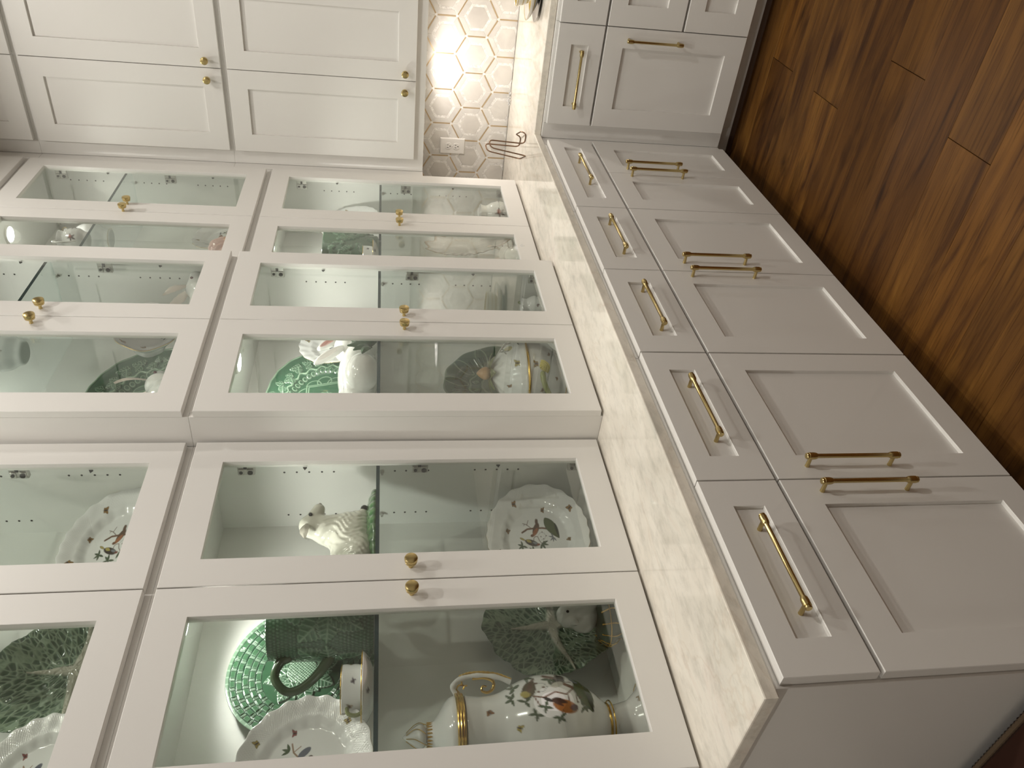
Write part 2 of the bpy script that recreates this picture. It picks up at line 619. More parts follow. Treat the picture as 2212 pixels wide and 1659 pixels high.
# floor planks: rows along x, each plank a part of the floor
PW = 0.1868
joints = {1: [0.481], 3: [0.573], 5: [0.365], 7: [0.375]}
rowy0 = 1.051 - PW
ymin_rows = int((rowy0 + 0.35) / PW) + 1
prng = random.Random(11)
for k in range(-ymin_rows, 13):
    y0 = rowy0 + k * PW
    y1 = y0 + PW
    if y0 > 2.66: break
    xs = joints.get(k, [])
    cuts = [-0.2] if k >= 4 else [-0.2]
    if xs:
        nxt = xs[0] + prng.uniform(1.1, 1.6)
        cuts += [xs[0], nxt]
    else:
        a = {0: 1.25, 2: 1.3, 4: 1.12, 6: 1.05, 8: 1.2}.get(k, prng.uniform(0.2, 1.2))
        cuts += [a]
    while cuts[-1] < 2.1:
        cuts.append(cuts[-1] + prng.uniform(1.0, 1.7))
    for x0, x1 in zip(cuts[:-1], cuts[1:]):
        b = MB()
        b.box(x0 + .0009, x1 - .0009, y0 + .0002, y1 - .0002, FZ - .014, FZ, .0007)
        b.build('plank', M['wood'], floor)

# shoe moulding at the toe kick of the back run
b = MB()
L = [[(x, 2.515, FZ), (x, 2.500, FZ), (x, 2.502, FZ + .008), (x, 2.508, FZ + .014), (x, 2.515, FZ + .016)] for x in (-0.095, 1.85)]
b.loops(L, cap0=True, cap1=True)
structure('trim_1', b, M['shoe'])

# ------------------------------------------------------------------ base cabinets, left run
ZDT, ZDB, ZOT, ZOB = 0.8754, 0.7004, 0.6919, 0.1345
MD = (.0725, .0725, .0545, .0545)
MO = (.0725, .0725, .0717, .0717)
T0 = TL(0.0)


def base_left(label, y0, y1, doors, drawers, end_panel=False):
    t = thing('base_cabinet', label, 'cabinet', (-0.33, (y0 + y1) / 2, FZ))
    b = MB()
    e = y0 - .0008
    b.box(-0.64, -0.0215, e if not end_panel else -.006, y1 + .0006, .1245, .8855, .0008)
    if end_panel:
        b.box(-0.64, -0.0215, -.006, .0105, FZ, .1246)
        b.box(-0.095, -0.085, .0105, y1, FZ, .1246)
    else:
        b.box(-0.095, -0.085, e, y1 + .0006, FZ, .1246)
    b.build('carcass', M['paint'], t)
    for (a, c) in drawers:
        d = shaker(t, 'drawer', T0, a, c, ZDB, ZDT, MD)
        bar_handle(d, T0, (a + c) / 2, .7845, DT - .0095, False)
    for (a, c, hu) in doors:
        d = shaker(t, 'door', T0, a, c, ZOB, ZOT, MO)
        bar_handle(d, T0, hu, .5115, DT, True)
    return t


base_left("white base cabinet at the stone worktop's free end, two drawers over two doors", 0.0, .914,
          [(0.0, .4520, .4165), (.4550, .9120, .4920)], [(0.0, .4520), (.4550, .9120)], True)
base_left('white base cabinet in the middle of the run, two drawers over two doors', .9165, 1.7591,
          [(.9170, 1.3355, 1.3048), (1.3390, 1.7585, 1.3866)], [(.9170, 1.3355), (1.3390, 1.7585)])
base_left('narrow white base cabinet beside the inside corner, single drawer over two doors', 1.7625, 2.3658,
          [(1.7630, 2.0630, 2.0370), (2.0660, 2.3658, 2.1035)], [(1.7630, 2.3658)])

# corner filler: two strips meeting in the inside corner
t = thing('corner_filler', 'grey white corner filler boards between the two runs of base cabinets', 'filler', (-.02, 2.41, FZ))
b = MB(); b.box(-.0415, -.0215, 2.3680, 2.4415, .1245, .8855, .0008); b.build('filler_board', M['paint'], t)
b = MB(); b.box(-.0215, .0405, 2.4420, 2.4600, .1245, .8855, .0008); b.build('filler_board', M['paint'], t)
b = MB(); b.box(-.095, .0405, 2.5152, 2.5262, FZ, .1246); b.build('toe_board', M['paint'], t)
b = MB(); b.box(-.095, -.085, 2.3680, 2.5150, FZ, .1246); b.build('toe_board', M['paint'], t)

# back run
YR = 2.4195
TRB = TR(YR)
t = thing('base_cabinet', 'white base cabinet under the hexagon backsplash, one drawer over a single door', 'cabinet', (.23, 2.8, FZ))
b = MB(); b.box(.0410, .4235, YR + .022, 3.15, .1245, .8855, .0008); b.box(.0410, .4235, 2.5152, 2.5262, FZ, .1246); b.build('carcass', M['paint'], t)
d = shaker(t, 'drawer', TRB, .0450, .4221, ZDB, ZDT, MD)
bar_handle(d, TRB, .2250, .7800, DT - .0095, False)
d = shaker(t, 'door', TRB, .0450, .4221, ZOB, ZOT, MO)
bar_handle(d, TRB, .3825, .5040, DT, True)
t = thing('base_cabinet', 'white base cabinet with a stack of three drawers under the sauce boat', 'cabinet', (.69, 2.8, FZ))
b = MB(); b.box(.4240, .95, YR + .022, 3.15, .1245, .8855, .0008); b.box(.4240, .95, 2.5152, 2.5262, FZ, .1246); b.build('carcass', M['paint'], t)
for (z0, z1) in ((ZDB, ZDT), (.4010, ZOT), (ZOB, .3920)):
    d = shaker(t, 'drawer', TRB, .4255, .946, z0, z1, (.0765, .0765, .0545, .0545) if z1 == ZDT else (.0765, .0765, .0735, .0635))
    bar_handle(d, TRB, .686, (z0 + z1) / 2, DT - .0095, False)

t = thing('base_cabinet', 'white base cabinet with two doors further along the back wall run', 'cabinet', (1.3, 2.8, FZ))
b = MB(); b.box(.9520, 1.85, YR + .022, 3.15, .1245, .8855, .0008); b.box(.9520, 1.85, 2.5152, 2.5262, FZ, .1246); b.build('carcass', M['paint'], t)
for (a, c, hu) in ((.954, 1.400, 1.362), (1.403, 1.849, 1.441)):
    d = shaker(t, 'door', TRB, a, c, ZOB, ZDT, MO)
    bar_handle(d, TRB, hu, .640, DT, True)

# worktop: one L of stone
XC, YC = -0.014, 2.4560
outl = [(XC, -.0258), (XC, YC), (1.86, YC), (1.86, 3.1600), (-.6640, 3.1600), (-.6640, -.0258)]
ZC, ZCB = 0.914, 0.8865
b = MB()


def inset(poly, d):
    n = len(poly); out = []
    for i in range(n):
        p, q, r = Vector(poly[i - 1]), Vector(poly[i]), Vector(poly[(i + 1) % n])
        e1, e2 = (q - p).normalized(), (r - q).normalized()
        n1, n2 = Vector((-e1.y, e1.x)), Vector((-e2.y, e2.x))
        out.append(tuple(q + (n1 + n2) / (1 + n1.dot(n2)) * d))
    return out


ins = inset(outl, .003)
b.loops([[(*p, ZCB) for p in ins], [(*p, ZCB + .003) for p in outl], [(*p, ZC - .003) for p in outl], [(*p, ZC - .0009) for p in inset(outl, .0009)], [(*p, ZC) for p in ins]])
n = 6
# tops as two rectangles sharing the corner edge
a0 = len(b.v) - n
b.f.append([a0 + 5, a0 + 0, a0 + 1, a0 + 4]); b.f.append([a0 + 1, a0 + 2, a0 + 3, a0 + 4]); b.mi += [0, 0]; b.sm += [False, False]
c0 = a0 - 4 * n
b.f.append([c0 + 5, c0 + 4, c0 + 1, c0 + 0]); b.f.append([c0 + 1, c0 + 4, c0 + 3, c0 + 2]); b.mi += [0, 0]; b.sm += [False, False]
wt = b.build('worktop', M['stone'])
tag(wt, 'L shaped polished beige quartzite worktop over the base cabinets', 'worktop')

# ------------------------------------------------------------------ display cabinets, left run
SHELF1, SHELF2 = 1.532, 2.598
FL1, FL2 = 0.940, 2.045
TOP1, TOP2 = 1.968, 2.945


def display(label, row, front, u0, us, u1, y0, y1, knobs, shelf_front, back=-.660):
    z0, z1, fl, tp, d0, d1, sh = ((.9145, 2.0115, FL1, TOP1, .9210, 1.9991, SHELF1), (2.0120, 2.9930, FL2, TOP2, 2.0260, 2.9806, SHELF2))[row]
    t = thing('display_cabinet', label, 'cabinet', (-.5, (y0 + y1) / 2, z0))
    xf = front - DT - .0012
    T = TL(front)
    b = MB()
    sd = .018
    b.box(back, xf, y0, y0 + sd, z0, z1, .0006)
    b.box(back, xf, y1 - sd, y1, z0, z1, .0006)
    b.box(back - .004, xf, y0 + sd, y1 - sd, z0, fl)
    b.box(back - .004, xf, y0 + sd, y1 - sd, tp, z1)
    c = b.build('carcass', [M['paint']], t)
    b = MB(); b.box(back - .004, back + .002, y0 + sd, y1 - sd, fl, tp); b.build('back_panel', M['inside'], t)
    b = MB()
    b.box(back + .002, xf - .003, y0 + sd, y0 + sd + .0012, fl, tp)
    b.box(back + .002, xf - .003, y1 - sd - .0012, y1 - sd, fl, tp)
    b.box(back + .002, xf - .003, y0 + sd + .0012, y1 - sd - .0012, fl, fl + .0012)
    b.box(back + .002, xf - .003, y0 + sd + .0012, y1 - sd - .0012, tp - .0012, tp)
    b.build('lining', M['inside'], t)
    xs = front - .101
    xs2 = xs - .168
    hz = [1.784, 1.751, 1.718, 1.684, 1.652, 1.486, 1.455, 1.424, 1.393, 1.262, 1.231, 1.199, 1.168, 1.137]
    b = MB()
    for z in hz:
        for x in (xs, xs2):
            for (yy, sgn) in ((y1 - sd - .0012, -1), (y0 + sd + .0012, 1)):
                b.lathe([(0, .0030), (.0006, .0030)], (x, yy, z + (0 if row == 0 else 1.066)), (0, sgn, 0), 8)
    h = b.build('pin_hole', M['dark'], t); h['kind'] = 'stuff'
    for x in (xs, xs2):
        for (yy, sgn) in ((y1 - sd - .0012, -1), (y0 + sd + .0012, 1)):
            b = MB()
            b.lathe([(0, .0060), (.004, .0060), (.005, .0040), (.014, .0036)], (x, yy, sh - .011), (0, sgn, 0), 10)
            b.box(x - .004, x + .004, min(yy, yy + sgn * .006), max(yy, yy + sgn * .006), sh - .016, sh - .005)
            tag(b.build('shelf_pin', M['steel'], t), 'nickel shelf pin')
    b = MB()
    b.box(back + .006, shelf_front - .0007, y0 + sd + .003, y1 - sd - .003, sh - .0045, sh + .0045)
    b.m = 1
    b.box(shelf_front - .0007, shelf_front, y0 + sd + .003, y1 - sd - .003, sh - .0045, sh + .0045)
    tag(b.build('glass_shelf', [M['shelf'], M['shelf_edge']], t), 'clear glass shelf with dark green edge')
    # puck lamp under the top
    px, py = front - (.155 if back > -.61 else .125), (y0 + y1) / 2
    b = MB()
    b.lathe([(0, .036), (.006, .036), (.008, .033)], (px, py, tp - .0012), (0, 0, -1), 24)
    b.m = 1
    b.lathe([(.008, .030), (.0095, .029)], (px, py, tp - .0012), (0, 0, -1), 24)
    tag(b.build('puck_light', [M['plastic'], M['puck']], t), 'small round lamp under the cabinet top')
    spot('puck_lamp', (px, py, tp - .016), PUCK_W * (1.0 if row == 0 else .6), COOL, .028, 165, .5)
    zk = 1.4555 if row == 0 else 2.5015
    zh = (1.873, 1.420, .985) if row == 0 else (2.852, 2.42, 2.090)
    zc = (1.72, 1.21) if row == 0 else (2.66, 2.24)
    glass_door(t, T, u0, us - .0014, d0, d1, (knobs[0], zk))
    uh = u1 - .0755
    glass_door(t, T, us + .0014, u1, d0, d1, (knobs[1], zk), [(uh - .004, z) for z in zh], [(uh - .002, z) for z in zc])
    return t


XU1, XU2, XU3 = -.3405, -.2409, -.3415
display('lower white glass door cabinet nearest the worktop end, holding basketweave plate and sheep', 0, XU1, .0273, .4956, .9626, .0200, .9690, (.4545, .5312), -.374)
display('upper white glass door cabinet above the sheep, holding leaf plate and dark bird platter', 1, XU1, .0273, .4956, .9626, .0200, .9690, (.4545, .5312), -.374)
display('projecting lower glass door cabinet with the white rabbit tureen inside', 0, XU2, .9708, 1.3985, 1.8165, .9720, 1.8150, (1.3587, 1.4335), -.275, -.600)
display('projecting upper glass door cabinet holding green oval platter and white gravy bowl', 1, XU2, .9708, 1.3985, 1.8165, .9720, 1.8150, (1.3605, 1.4375), -.275, -.600)
display('lower glass door cabinet in the corner holding the green leaf planter', 0, XU3, 1.8200, 2.2859, 2.7530, 1.8180, 2.7900, (2.2505, 2.3206), -.375)
display('upper glass door cabinet in the corner holding the red flowered jug', 1, XU3, 1.8200, 2.2859, 2.7530, 1.8180, 2.7900, (2.2852, 2.3469), -.375)

# topmost solid cabinet in the corner, only its lower corner shows
t = thing('upper_cabinet', 'topmost solid door cabinet above the flowered jug cabinet in the corner', 'cabinet', (-.5, 2.3, 3.0))
b = MB(); b.box(-.66, XU3 - .0212, 1.818, 2.79, 2.9935, 3.395, .0006); b.build('carcass', M['paint'], t)
for (a, c) in ((1.82, 2.2845), (2.2873, 2.753)):
    d = shaker(t, 'door', TL(XU3), a, c, 3.007, 3.36, (.0755, .0755, .0735, .0768))
t = thing('upper_cabinet', 'topmost solid door cabinet above the projecting glass cabinets', 'cabinet', (-.5, 1.4, 3.0))
b = MB(); b.box(-.60, XU2 - .0212, .972, 1.815, 2.9935, 3.395, .0006); b.build('carcass', M['paint'], t)
for (a, c) in ((.9708, 1.397), (1.3999, 1.8165)):
    d = shaker(t, 'door', TL(XU2), a, c, 3.007, 3.36, (.0755, .0755, .0735, .0768))
t = thing('upper_cabinet', 'topmost solid door cabinet above the leaf plate cabinet', 'cabinet', (-.5, .5, 3.0))
b = MB(); b.box(-.66, XU1 - .0212, .02, .969, 2.9935, 3.395, .0006); b.build('carcass', M['paint'], t)
for (a, c) in ((.0273, .4942), (.497, .9626)):
    d = shaker(t, 'door', TL(XU1), a, c, 3.007, 3.36, (.0755, .0755, .0735, .0768))

# ------------------------------------------------------------------ solid upper cabinets on the back wall
YU = 2.82
TRU = TR(YU)


def upper_back(label, z0, z1, dz0, dz1, zk, knobs=True, rail=False, x0=-.3585, x1=.4060, doors=((-.2950, .0502, .0087), (.0530, .4010, .0858))):
    t = thing('upper_cabinet', label, 'cabinet', (.03, 3.0, z0))
    b = MB()
    b.box(x0, x1, YU + .0212, YB - .0120, z0, z1, .0006)
    if rail:
        b.box(x0, x1, YU + .0212, YU + .040, z0 - .0315, z0 + .001, .0006)
    b.build('carcass', M['paint'], t)
    if x0 < 0:
        b = MB(); b.box(-.3800, -.3600, 2.7908, YU + .0400, z0 - (.0315 if rail else 0), z1, .0006); b.build('filler_strip', M['paint'], t)
    for (a, c, ku) in doors:
        d = shaker(t, 'door', TRU, a, c, dz0, dz1, (.0757,) * 4)
        if knobs: round_knob(d, TRU, ku, zk)
    return t


upper_back('lowest solid door cabinet on the back wall just above the hexagon tiles', 1.3720, 2.1708, 1.3834, 2.1586, 1.4306, rail=True)
upper_back('middle solid door cabinet of the stack on the back wall', 2.1712, 2.9655, 2.1833, 2.9523, 2.2395)
upper_back('topmost solid door cabinet of the stack on the back wall', 2.9660, 3.395, 2.9788, 3.36, 0, knobs=False)
NEXT = dict(x0=.4075, x1=1.20, doors=((.4110, .8010, .760), (.8040, 1.1960, .845)))
upper_back('lower solid door cabinet further along the back wall over the tiles', 1.3720, 2.1708, 1.3834, 2.1586, 1.4306, rail=True, **NEXT)
upper_back('upper solid door cabinet further along the back wall', 2.1712, 2.9655, 2.1833, 2.9523, 2.2395, **NEXT)
spot('undercabinet_lamp', (.80, 2.950, 1.352), 7.0, (1.0, .92, .86), .02, 168, .4)
spot('undercabinet_lamp', (.045, 2.950, 1.352), 7.0, (1.0, .92, .86), .02, 168, .4)
b = MB()
b.lathe([(0, .034), (.008, .034), (.010, .030)], (.045, 2.950, 1.3718), (0, 0, -1), 24)
b.m = 1
b.lathe([(.010, .028), (.0112, .027)], (.045, 2.950, 1.3718), (0, 0, -1), 24)
o = b.build('puck_light', [M['plastic'], M['puck']])
tag(o, 'round lamp fixed under the back wall cabinet above the tiles', 'lamp')

# recessed ceiling lamps that light the room
for i, (x, y) in enumerate([(0.10, 0.52), (0.10, 2.15), (1.15, 1.55), (1.15, -0.35)]):
    pass

# ------------------------------------------------------------------ hexagon tile backsplash: each piece a part of the back wall
S6 = 0.0943
YT = YB - .0005
CX0, CZ0 = 0.0040, 1.2400
ZLO, ZHI = ZC + .0005, 1.3715
XLO, XHI = XW + .001, 1.62


def clip(poly, axis, lim, keep_greater):
    out = []
    for i in range(len(poly)):
        a, c = poly[i - 1], poly[i]
        ia = (a[axis] >= lim) == keep_greater
        ic = (c[axis] >= lim) == keep_greater
        if ia != ic:
            k = (lim - a[axis]) / (c[axis] - a[axis])
            out.append((a[0] + (c[0] - a[0]) * k, a[1] + (c[1] - a[1]) * k))
        if ic: out.append(c)
    return out


def tile_piece(name, poly, th, mt, cache_key=None, cen=(0, 0), bev=.0009):
    q = poly
    for ax, lim, kg in ((1, ZLO, True), (1, ZHI, False), (0, XLO, True), (0, XHI, False)):
        if len(q) >= 3: q = clip(q, ax, lim, kg)
    if len(q) < 3: return
    area = abs(sum(q[i - 1][0] * q[i][1] - q[i][0] * q[i - 1][1] for i in range(len(q)))) / 2
    if area < 2e-6: return
    b = MB()
    c = (sum(p[0] for p in q) / len(q), sum(p[1] for p in q) / len(q))

    def ring(k, y):
        r = []
        for p in q:
            dx, dz = p[0] - c[0], p[1] - c[1]
            l = math.hypot(dx, dz) or 1
            f = max(0, 1 - k / l)
            r.append((c[0] + dx * f, y, c[1] + dz * f))
        return r
    b.loops([ring(0, YT), ring(0, YT - th + bev), ring(bev * 1.4, YT - th)], cap1=True)
    return b.build(name, mt, wall_back)


def hexp(cx, cz, r):
    return [(cx + r * math.cos(PI / 2 + i * PI / 3), cz + r * math.sin(PI / 2 + i * PI / 3)) for i in range(6)]


b = MB(); b.box(XLO, XHI, YB - .0080, YB - .0004, ZLO, ZHI); b.build('grout', M['grout'], wall_back)
WX = S6 * math.sqrt(3)
HALF = .0034
done = set()
for row in range(-3, 3):
    cz = CZ0 + row * 1.5 * S6
    for ci in range(-5, 12):
        cx = CX0 + ci * WX + (WX / 2 if row % 2 else 0)
        if cx < XLO - .1 or cx > 1.66 or cz < ZLO - .1 or cz > ZHI + .1: continue
        # circumradii
        ro = S6 - HALF / math.cos(PI / 6) - .0012
        rb = S6 * .690
        rp0, rp1 = S6 * .678, S6 * .548
        rc = S6 * .538
        tile_piece('hexagon_tile', hexp(cx, cz, rc), .0085, M['tile_center'])
        O, I = hexp(cx, cz, ro), hexp(cx, cz, rb)
        P0, P1 = hexp(cx, cz, rp0), hexp(cx, cz, rp1)
        G = .0007
        for i in range(6):
            j = (i + 1) % 6

            def pull(p, q, g=G):
                d = Vector((q[0] - p[0], q[1] - p[1])).normalized()
                return (p[0] + d.x * g, p[1] + d.y * g)
            tile_piece('border_tile', [pull(O[i], O[j]), pull(O[j], O[i]), pull(I[j], I[i]), pull(I[i], I[j])], .0085, M['tile_border'])
            tile_piece('pearl_strip', [pull(P0[i], P0[j], .0004), pull(P0[j], P0[i], .0004), pull(P1[j], P1[i], .0004), pull(P1[i], P1[j], .0004)], .0080, M['pearl'], bev=.0006)
            # brass strips lie between neighbouring hexagons
            H = hexp(cx, cz, S6)
            p, q = Vector(H[i]), Vector(H[j])
            key = (round((p.x + q.x) * 200), round((p.y + q.y) * 200))
            if key in done: continue
            done.add(key)
            d = (q - p).normalized()
            nn = Vector((-d.y, d.x)) * (HALF - .0004)
            p2, q2 = p + d * .0058, q - d * .0058
            tile_piece('brass_strip', [tuple(p2 + nn), tuple(p2 - nn), tuple(q2 - nn), tuple(q2 + nn)], .0083, M['tile_brass'], bev=.0005)

YF = YB - .0090       # face of the tiles

# ------------------------------------------------------------------ outlet
t = thing('outlet', 'white duplex power outlet plate set on the hexagon tiles', 'outlet', (-.352, YF, 1.181))
b = MB()
ox, oz, hw, hh = -.352, 1.181, .0400, .0618
b.loops([[(ox + sx * hw, YF, oz + sz * hh) for sx, sz in ((-1, -1), (1, -1), (1, 1), (-1, 1))],
         [(ox + sx * hw, YF - .002, oz + sz * hh) for sx, sz in ((-1, -1), (1, -1), (1, 1), (-1, 1))],
         [(ox + sx * (hw - .004), YF - .0055, oz + sz * (hh - .004)) for sx, sz in ((-1, -1), (1, -1), (1, 1), (-1, 1))]], cap0=True, cap1=True)
b.build('cover_plate', M['plastic'], t)
for s in (-1, 1):
    zc = oz + s * .0195
    pts = []
    for k in range(28):
        a = 2 * PI * k / 28
        pts.append((ox + .0172 * math.cos(a), max(-.0140, min(.0140, .0172 * math.sin(a))) + zc))
    b = MB()
    b.loops([[(x, YF - .0040, z) for x, z in pts], [(x, YF - .0072, z) for x, z in pts],
             [(ox + (x - ox) * .95, YF - .0078, zc + (z - zc) * .95) for x, z in pts]], cap0=True, cap1=True)
    r = b.build('receptacle', M['plastic'], t)
    b = MB()
    for dx, h in ((-.0064, .0042), (.0064, .0034)):
        b.box(ox + dx - .0011, ox + dx + .0011, YF - .0084, YF - .0074, zc + .0036 - h, zc + .0036 + h)
    b.lathe([(0, .0026), (.001, .0026)], (ox, YF - .0075, zc - .0078), (0, -1, 0), 12)
    b.build('slots', M['dark'], r)
b = MB(); b.lathe([(0, .003), (.0016, .0028), (.002, .002)], (ox, YF - .0053, oz), (0, -1, 0), 12); b.build('screw', M['plastic'], t)

# ------------------------------------------------------------------ copper easel on the worktop
def rounded(pts, r, n=5, closed=True):
    out = []
    N_ = len(pts)
    for i in range(N_):
        p, q, s = Vector(pts[i - 1]), Vector(pts[i]), Vector(pts[(i + 1) % N_])
        a = q + (p - q).normalized() * min(r, (p - q).length * .45)
        c = q + (s - q).normalized() * min(r, (s - q).length * .45)
        for k in range(n + 1):
            u = k / n
            out.append(tuple(a * (1 - u) ** 2 + q * 2 * u * (1 - u) + c * u * u))
    return out


zw = ZC + .0022
path = [(-.1550, 2.578, zw), (-.1437, 2.622, 1.0640), (-.1146, 2.634, 1.0730), (-.1234, 2.634, zw), (-.0760, 2.6224, zw), (-.0721, 2.640, .9350),
        (-.1282, 2.755, .9373), (-.1342, 2.7427, zw), (-.1857, 2.7597, zw), (-.1773, 2.755, 1.0720), (-.2028, 2.735, 1.0636), (-.2200, 2.705, zw)]
b = MB(); b.tube(rounded(path, .020, 6), .0029, 8, closed=True)
o = b.build('wire_easel', M['copper'])
tag(o, 'small bent copper wire easel standing on the worktop below the outlet', 'easel')

# string of crystal beads against the tiles
t = thing('crystal_ornament', 'tiny clear crystal bead ornament lying against the hexagon tiles', 'ornament', (-.09, 3.135, ZC))
for k, (dx, dy, r) in enumerate([(-.030, .004, .007), (-.014, .0, .0085), (.004, .004, .009), (.022, .0, .0075)]):
    b = MB()
    b.lathe([(-r, 0), (-r * .6, r * .8), (0, r), (r * .6, r * .8), (r, 0)], (-.09 + dx, 3.135 + dy, ZC + r * 1.0), (0, 0, 1), 7, cap=False)
    for f in range(len(b.sm)): b.sm[f] = False
    b.build('bead', M['crystal'], t)

# ------------------------------------------------------------------ upholstered ottoman at the end panel
t = thing('ottoman', 'rust brown upholstered ottoman with braided edge by the end panel', 'ottoman', (-.3, -.28, FZ))
b = MB(); b.box(-.66, .10, -.52, -.030, .13, .385, .012); b.build('cushion', M['rust'], t)
b = MB()
pts = rounded([(-.66, -.030, .376), (.10, -.030, .376), (.10, -.52, .376), (-.66, -.52, .376)], .02, 5)
dense = []
for i in range(len(pts)):
    p, q = Vector(pts[i - 1]), Vector(pts[i])
    k = max(1, int((q - p).length / .006))
    for j in range(k): dense.append(p + (q - p) * j / k)
rad = [.0055 + .0022 * (i % 2) for i in range(len(dense))]
b.tube(dense, rad, 6, closed=True); b.build('braid_trim', M['braid'], t)
for (x, y) in ((-.62, -.07), (.06, -.07), (-.62, -.48), (.06, -.48)):
    b = MB(); b.lathe([(0, .014), (.06, .020), (.094, .026)], (x, y, FZ), (0, 0, 1), 16); b.build('leg', M['shoe'], t)
# ------------------------------------------------------------------ ceramics: tools
def disc_grid(N):
    g = np.linspace(-1, 1, N)
    A, B = np.meshgrid(g, g, indexing='ij')
    big = np.abs(A) > np.abs(B)
    r = np.where(big, A, B)
    with np.errstate(divide='ignore', invalid='ignore'):
        ph = np.where(big, (PI / 4) * np.nan_to_num(B / np.where(A == 0, 1, A)), PI / 2 - (PI / 4) * np.nan_to_num(A / np.where(B == 0, 1, B)))
    X, Y = r * np.cos(ph), r * np.sin(ph)
    i = np.arange(N * N).reshape(N, N)
    F = np.stack([i[:-1, :-1], i[1:, :-1], i[1:, 1:], i[:-1, 1:]], -1).reshape(-1, 4)
    edge = np.concatenate([i[:-1, 0], i[-1, :-1], i[:0:-1, -1], i[0, :0:-1]])
    return X.ravel(), Y.ravel(), F, edge


def dish_mesh(name, N, shape, height, color, thick=.004, backcol=(.8, .8, .8), rim_gold=None, matl=None, foot=None):
    """shape(theta)->outline radius in metres, height(x,y,rho,theta)->relief, color(x,y,rho,theta)->rgb"""
    X, Y, F, E = disc_grid(N)
    rho = np.hypot(X, Y); th = np.arctan2(Y, X)
    R = shape(th)
    x, y = X * R, Y * R
    z = height(x, y, rho, th)
    c = color(x, y, rho, th)
    V = np.stack([x, y, z], 1)
    n0 = len(V)
    n = len(E)
    rings, cols = [], []
    for k, dz in ((1.004, -.35), (.985, -1.0), (.80, None), (.52, None)):
        ex, ey = x[E] * k, y[E] * k
        if dz is None:
            zz = height(ex, ey, np.full(n, k), th[E]) * 0 + np.interp(k, [.5, .8, 1.0], [np.median(z[rho < .3]) - thick * 1.3, np.median(z[(rho > .76) & (rho < .84)]) - thick * 1.3, 0])
        else:
            zz = z[E] + dz * thick
        rings.append(np.stack([ex, ey, zz], 1)); cols.append(np.tile(backcol, (n, 1)))
    if foot:
        ex, ey = x[E] * .5, y[E] * .5
        rings.append(np.stack([ex, ey, rings[-1][:, 2] - foot], 1)); cols.append(np.tile(backcol, (n, 1)))
    cen = rings[-1].mean(0)
    V = np.concatenate([V] + rings + [cen[None]])
    c = np.concatenate([c] + cols + [np.array(backcol)[None]])
    Fs = []
    prev = E
    for k in range(len(rings)):
        cur = n0 + k * n + np.arange(n)
        Fs.append(np.stack([prev, cur, np.roll(cur, -1), np.roll(prev, -1)], 1))
        prev = cur
    tri = np.stack([prev, np.full(n, len(V) - 1), np.roll(prev, -1)], 1)
    quads = np.concatenate([F] + Fs)
    mats = [matl or M['glaze'], M['gold']]
    mi = np.zeros(len(quads) + n, dtype=np.int32)
    if rim_gold:
        mi[len(F):len(F) + n] = 1
    return arr_mesh(name, V, [quads, tri], mats, c, True, mi)


def standing(x, y, z, tilt, spin=0.0):
    """local x -> +y of the room, local y -> up, local z -> out of the cabinet, leaning back by tilt"""
    s, c = math.sin(tilt), math.cos(tilt)
    m = Matrix(((0, -s, c), (1, 0, 0), (0, c, s))).to_4x4()
    return Matrix.Translation((x, y, z)) @ m @ Matrix.Rotation(spin, 4, 'Z')


def smooth(e0, e1, x):
    t = np.clip((x - e0) / (e1 - e0), 0, 1)
    return t * t * (3 - 2 * t)


def over(c, mask, col):
    c[:] = c * (1 - mask[:, None]) + np.asarray(col)[None] * mask[:, None]


class Paint:
    """flat painted decoration: shapes in drawing units, P(points) gives the colours"""

    def __init__(s, x, y, base, aa):
        s.x, s.y, s.aa = x, y, aa
        s.c = np.tile(np.asarray(base, dtype=float), (len(x), 1))

    def put(s, d, col):
        over(s.c, np.clip(.5 - d / s.aa, 0, 1), col)

    def ell(s, cx, cy, rx, ry, a, col):
        ca, sa = math.cos(a), math.sin(a)
        u = ((s.x - cx) * ca + (s.y - cy) * sa) / rx
        v = (-(s.x - cx) * sa + (s.y - cy) * ca) / ry
        s.put((np.hypot(u, v) - 1) * min(rx, ry), col)

    def line(s, pts, w, col):
        d = np.full(len(s.x), 1e9)
        n = len(pts) - 1
        for i in range(n):
            (x0, y0), (x1, y1) = pts[i], pts[i + 1]
            dx, dy = x1 - x0, y1 - y0
            t = np.clip(((s.x - x0) * dx + (s.y - y0) * dy) / (dx * dx + dy * dy + 1e-12), 0, 1)
            d = np.minimum(d, np.hypot(s.x - x0 - t * dx, s.y - y0 - t * dy))
        s.put(d - w / 2, col)

    def lens(s, x0, y0, x1, y1, w, col, edge=None):
        t, p, hw = lens(s.x, s.y, x0, y0, x1, y1, w)
        d = np.where((t > 0) & (t < 1), np.abs(p) - hw, 1e3)
        if edge is not None:
            s.put(d, edge)
        s.put(d + (s.aa * .35 if edge is not None else 0), col)

    def leaves(s, cx, cy, angs, L, w, col, edge):
        for a in angs:
            a = math.radians(a)
            s.lens(cx, cy, cx + L * math.cos(a), cy + L * math.sin(a), w * .72, col, edge)

    def fly(s, cx, cy, a, k, col=(.30, .17, .05), col2=(.05, .03, .03)):
        for d, l in ((55, 1.0), (-55, 1.0), (125, .7), (-125, .7)):
            r = a + math.radians(d)
            s.lens(cx, cy, cx + k * l * math.cos(r), cy + k * l * math.sin(r), k * .30, col, col2)
        s.ell(cx, cy, k * .5, k * .16, a, col2)


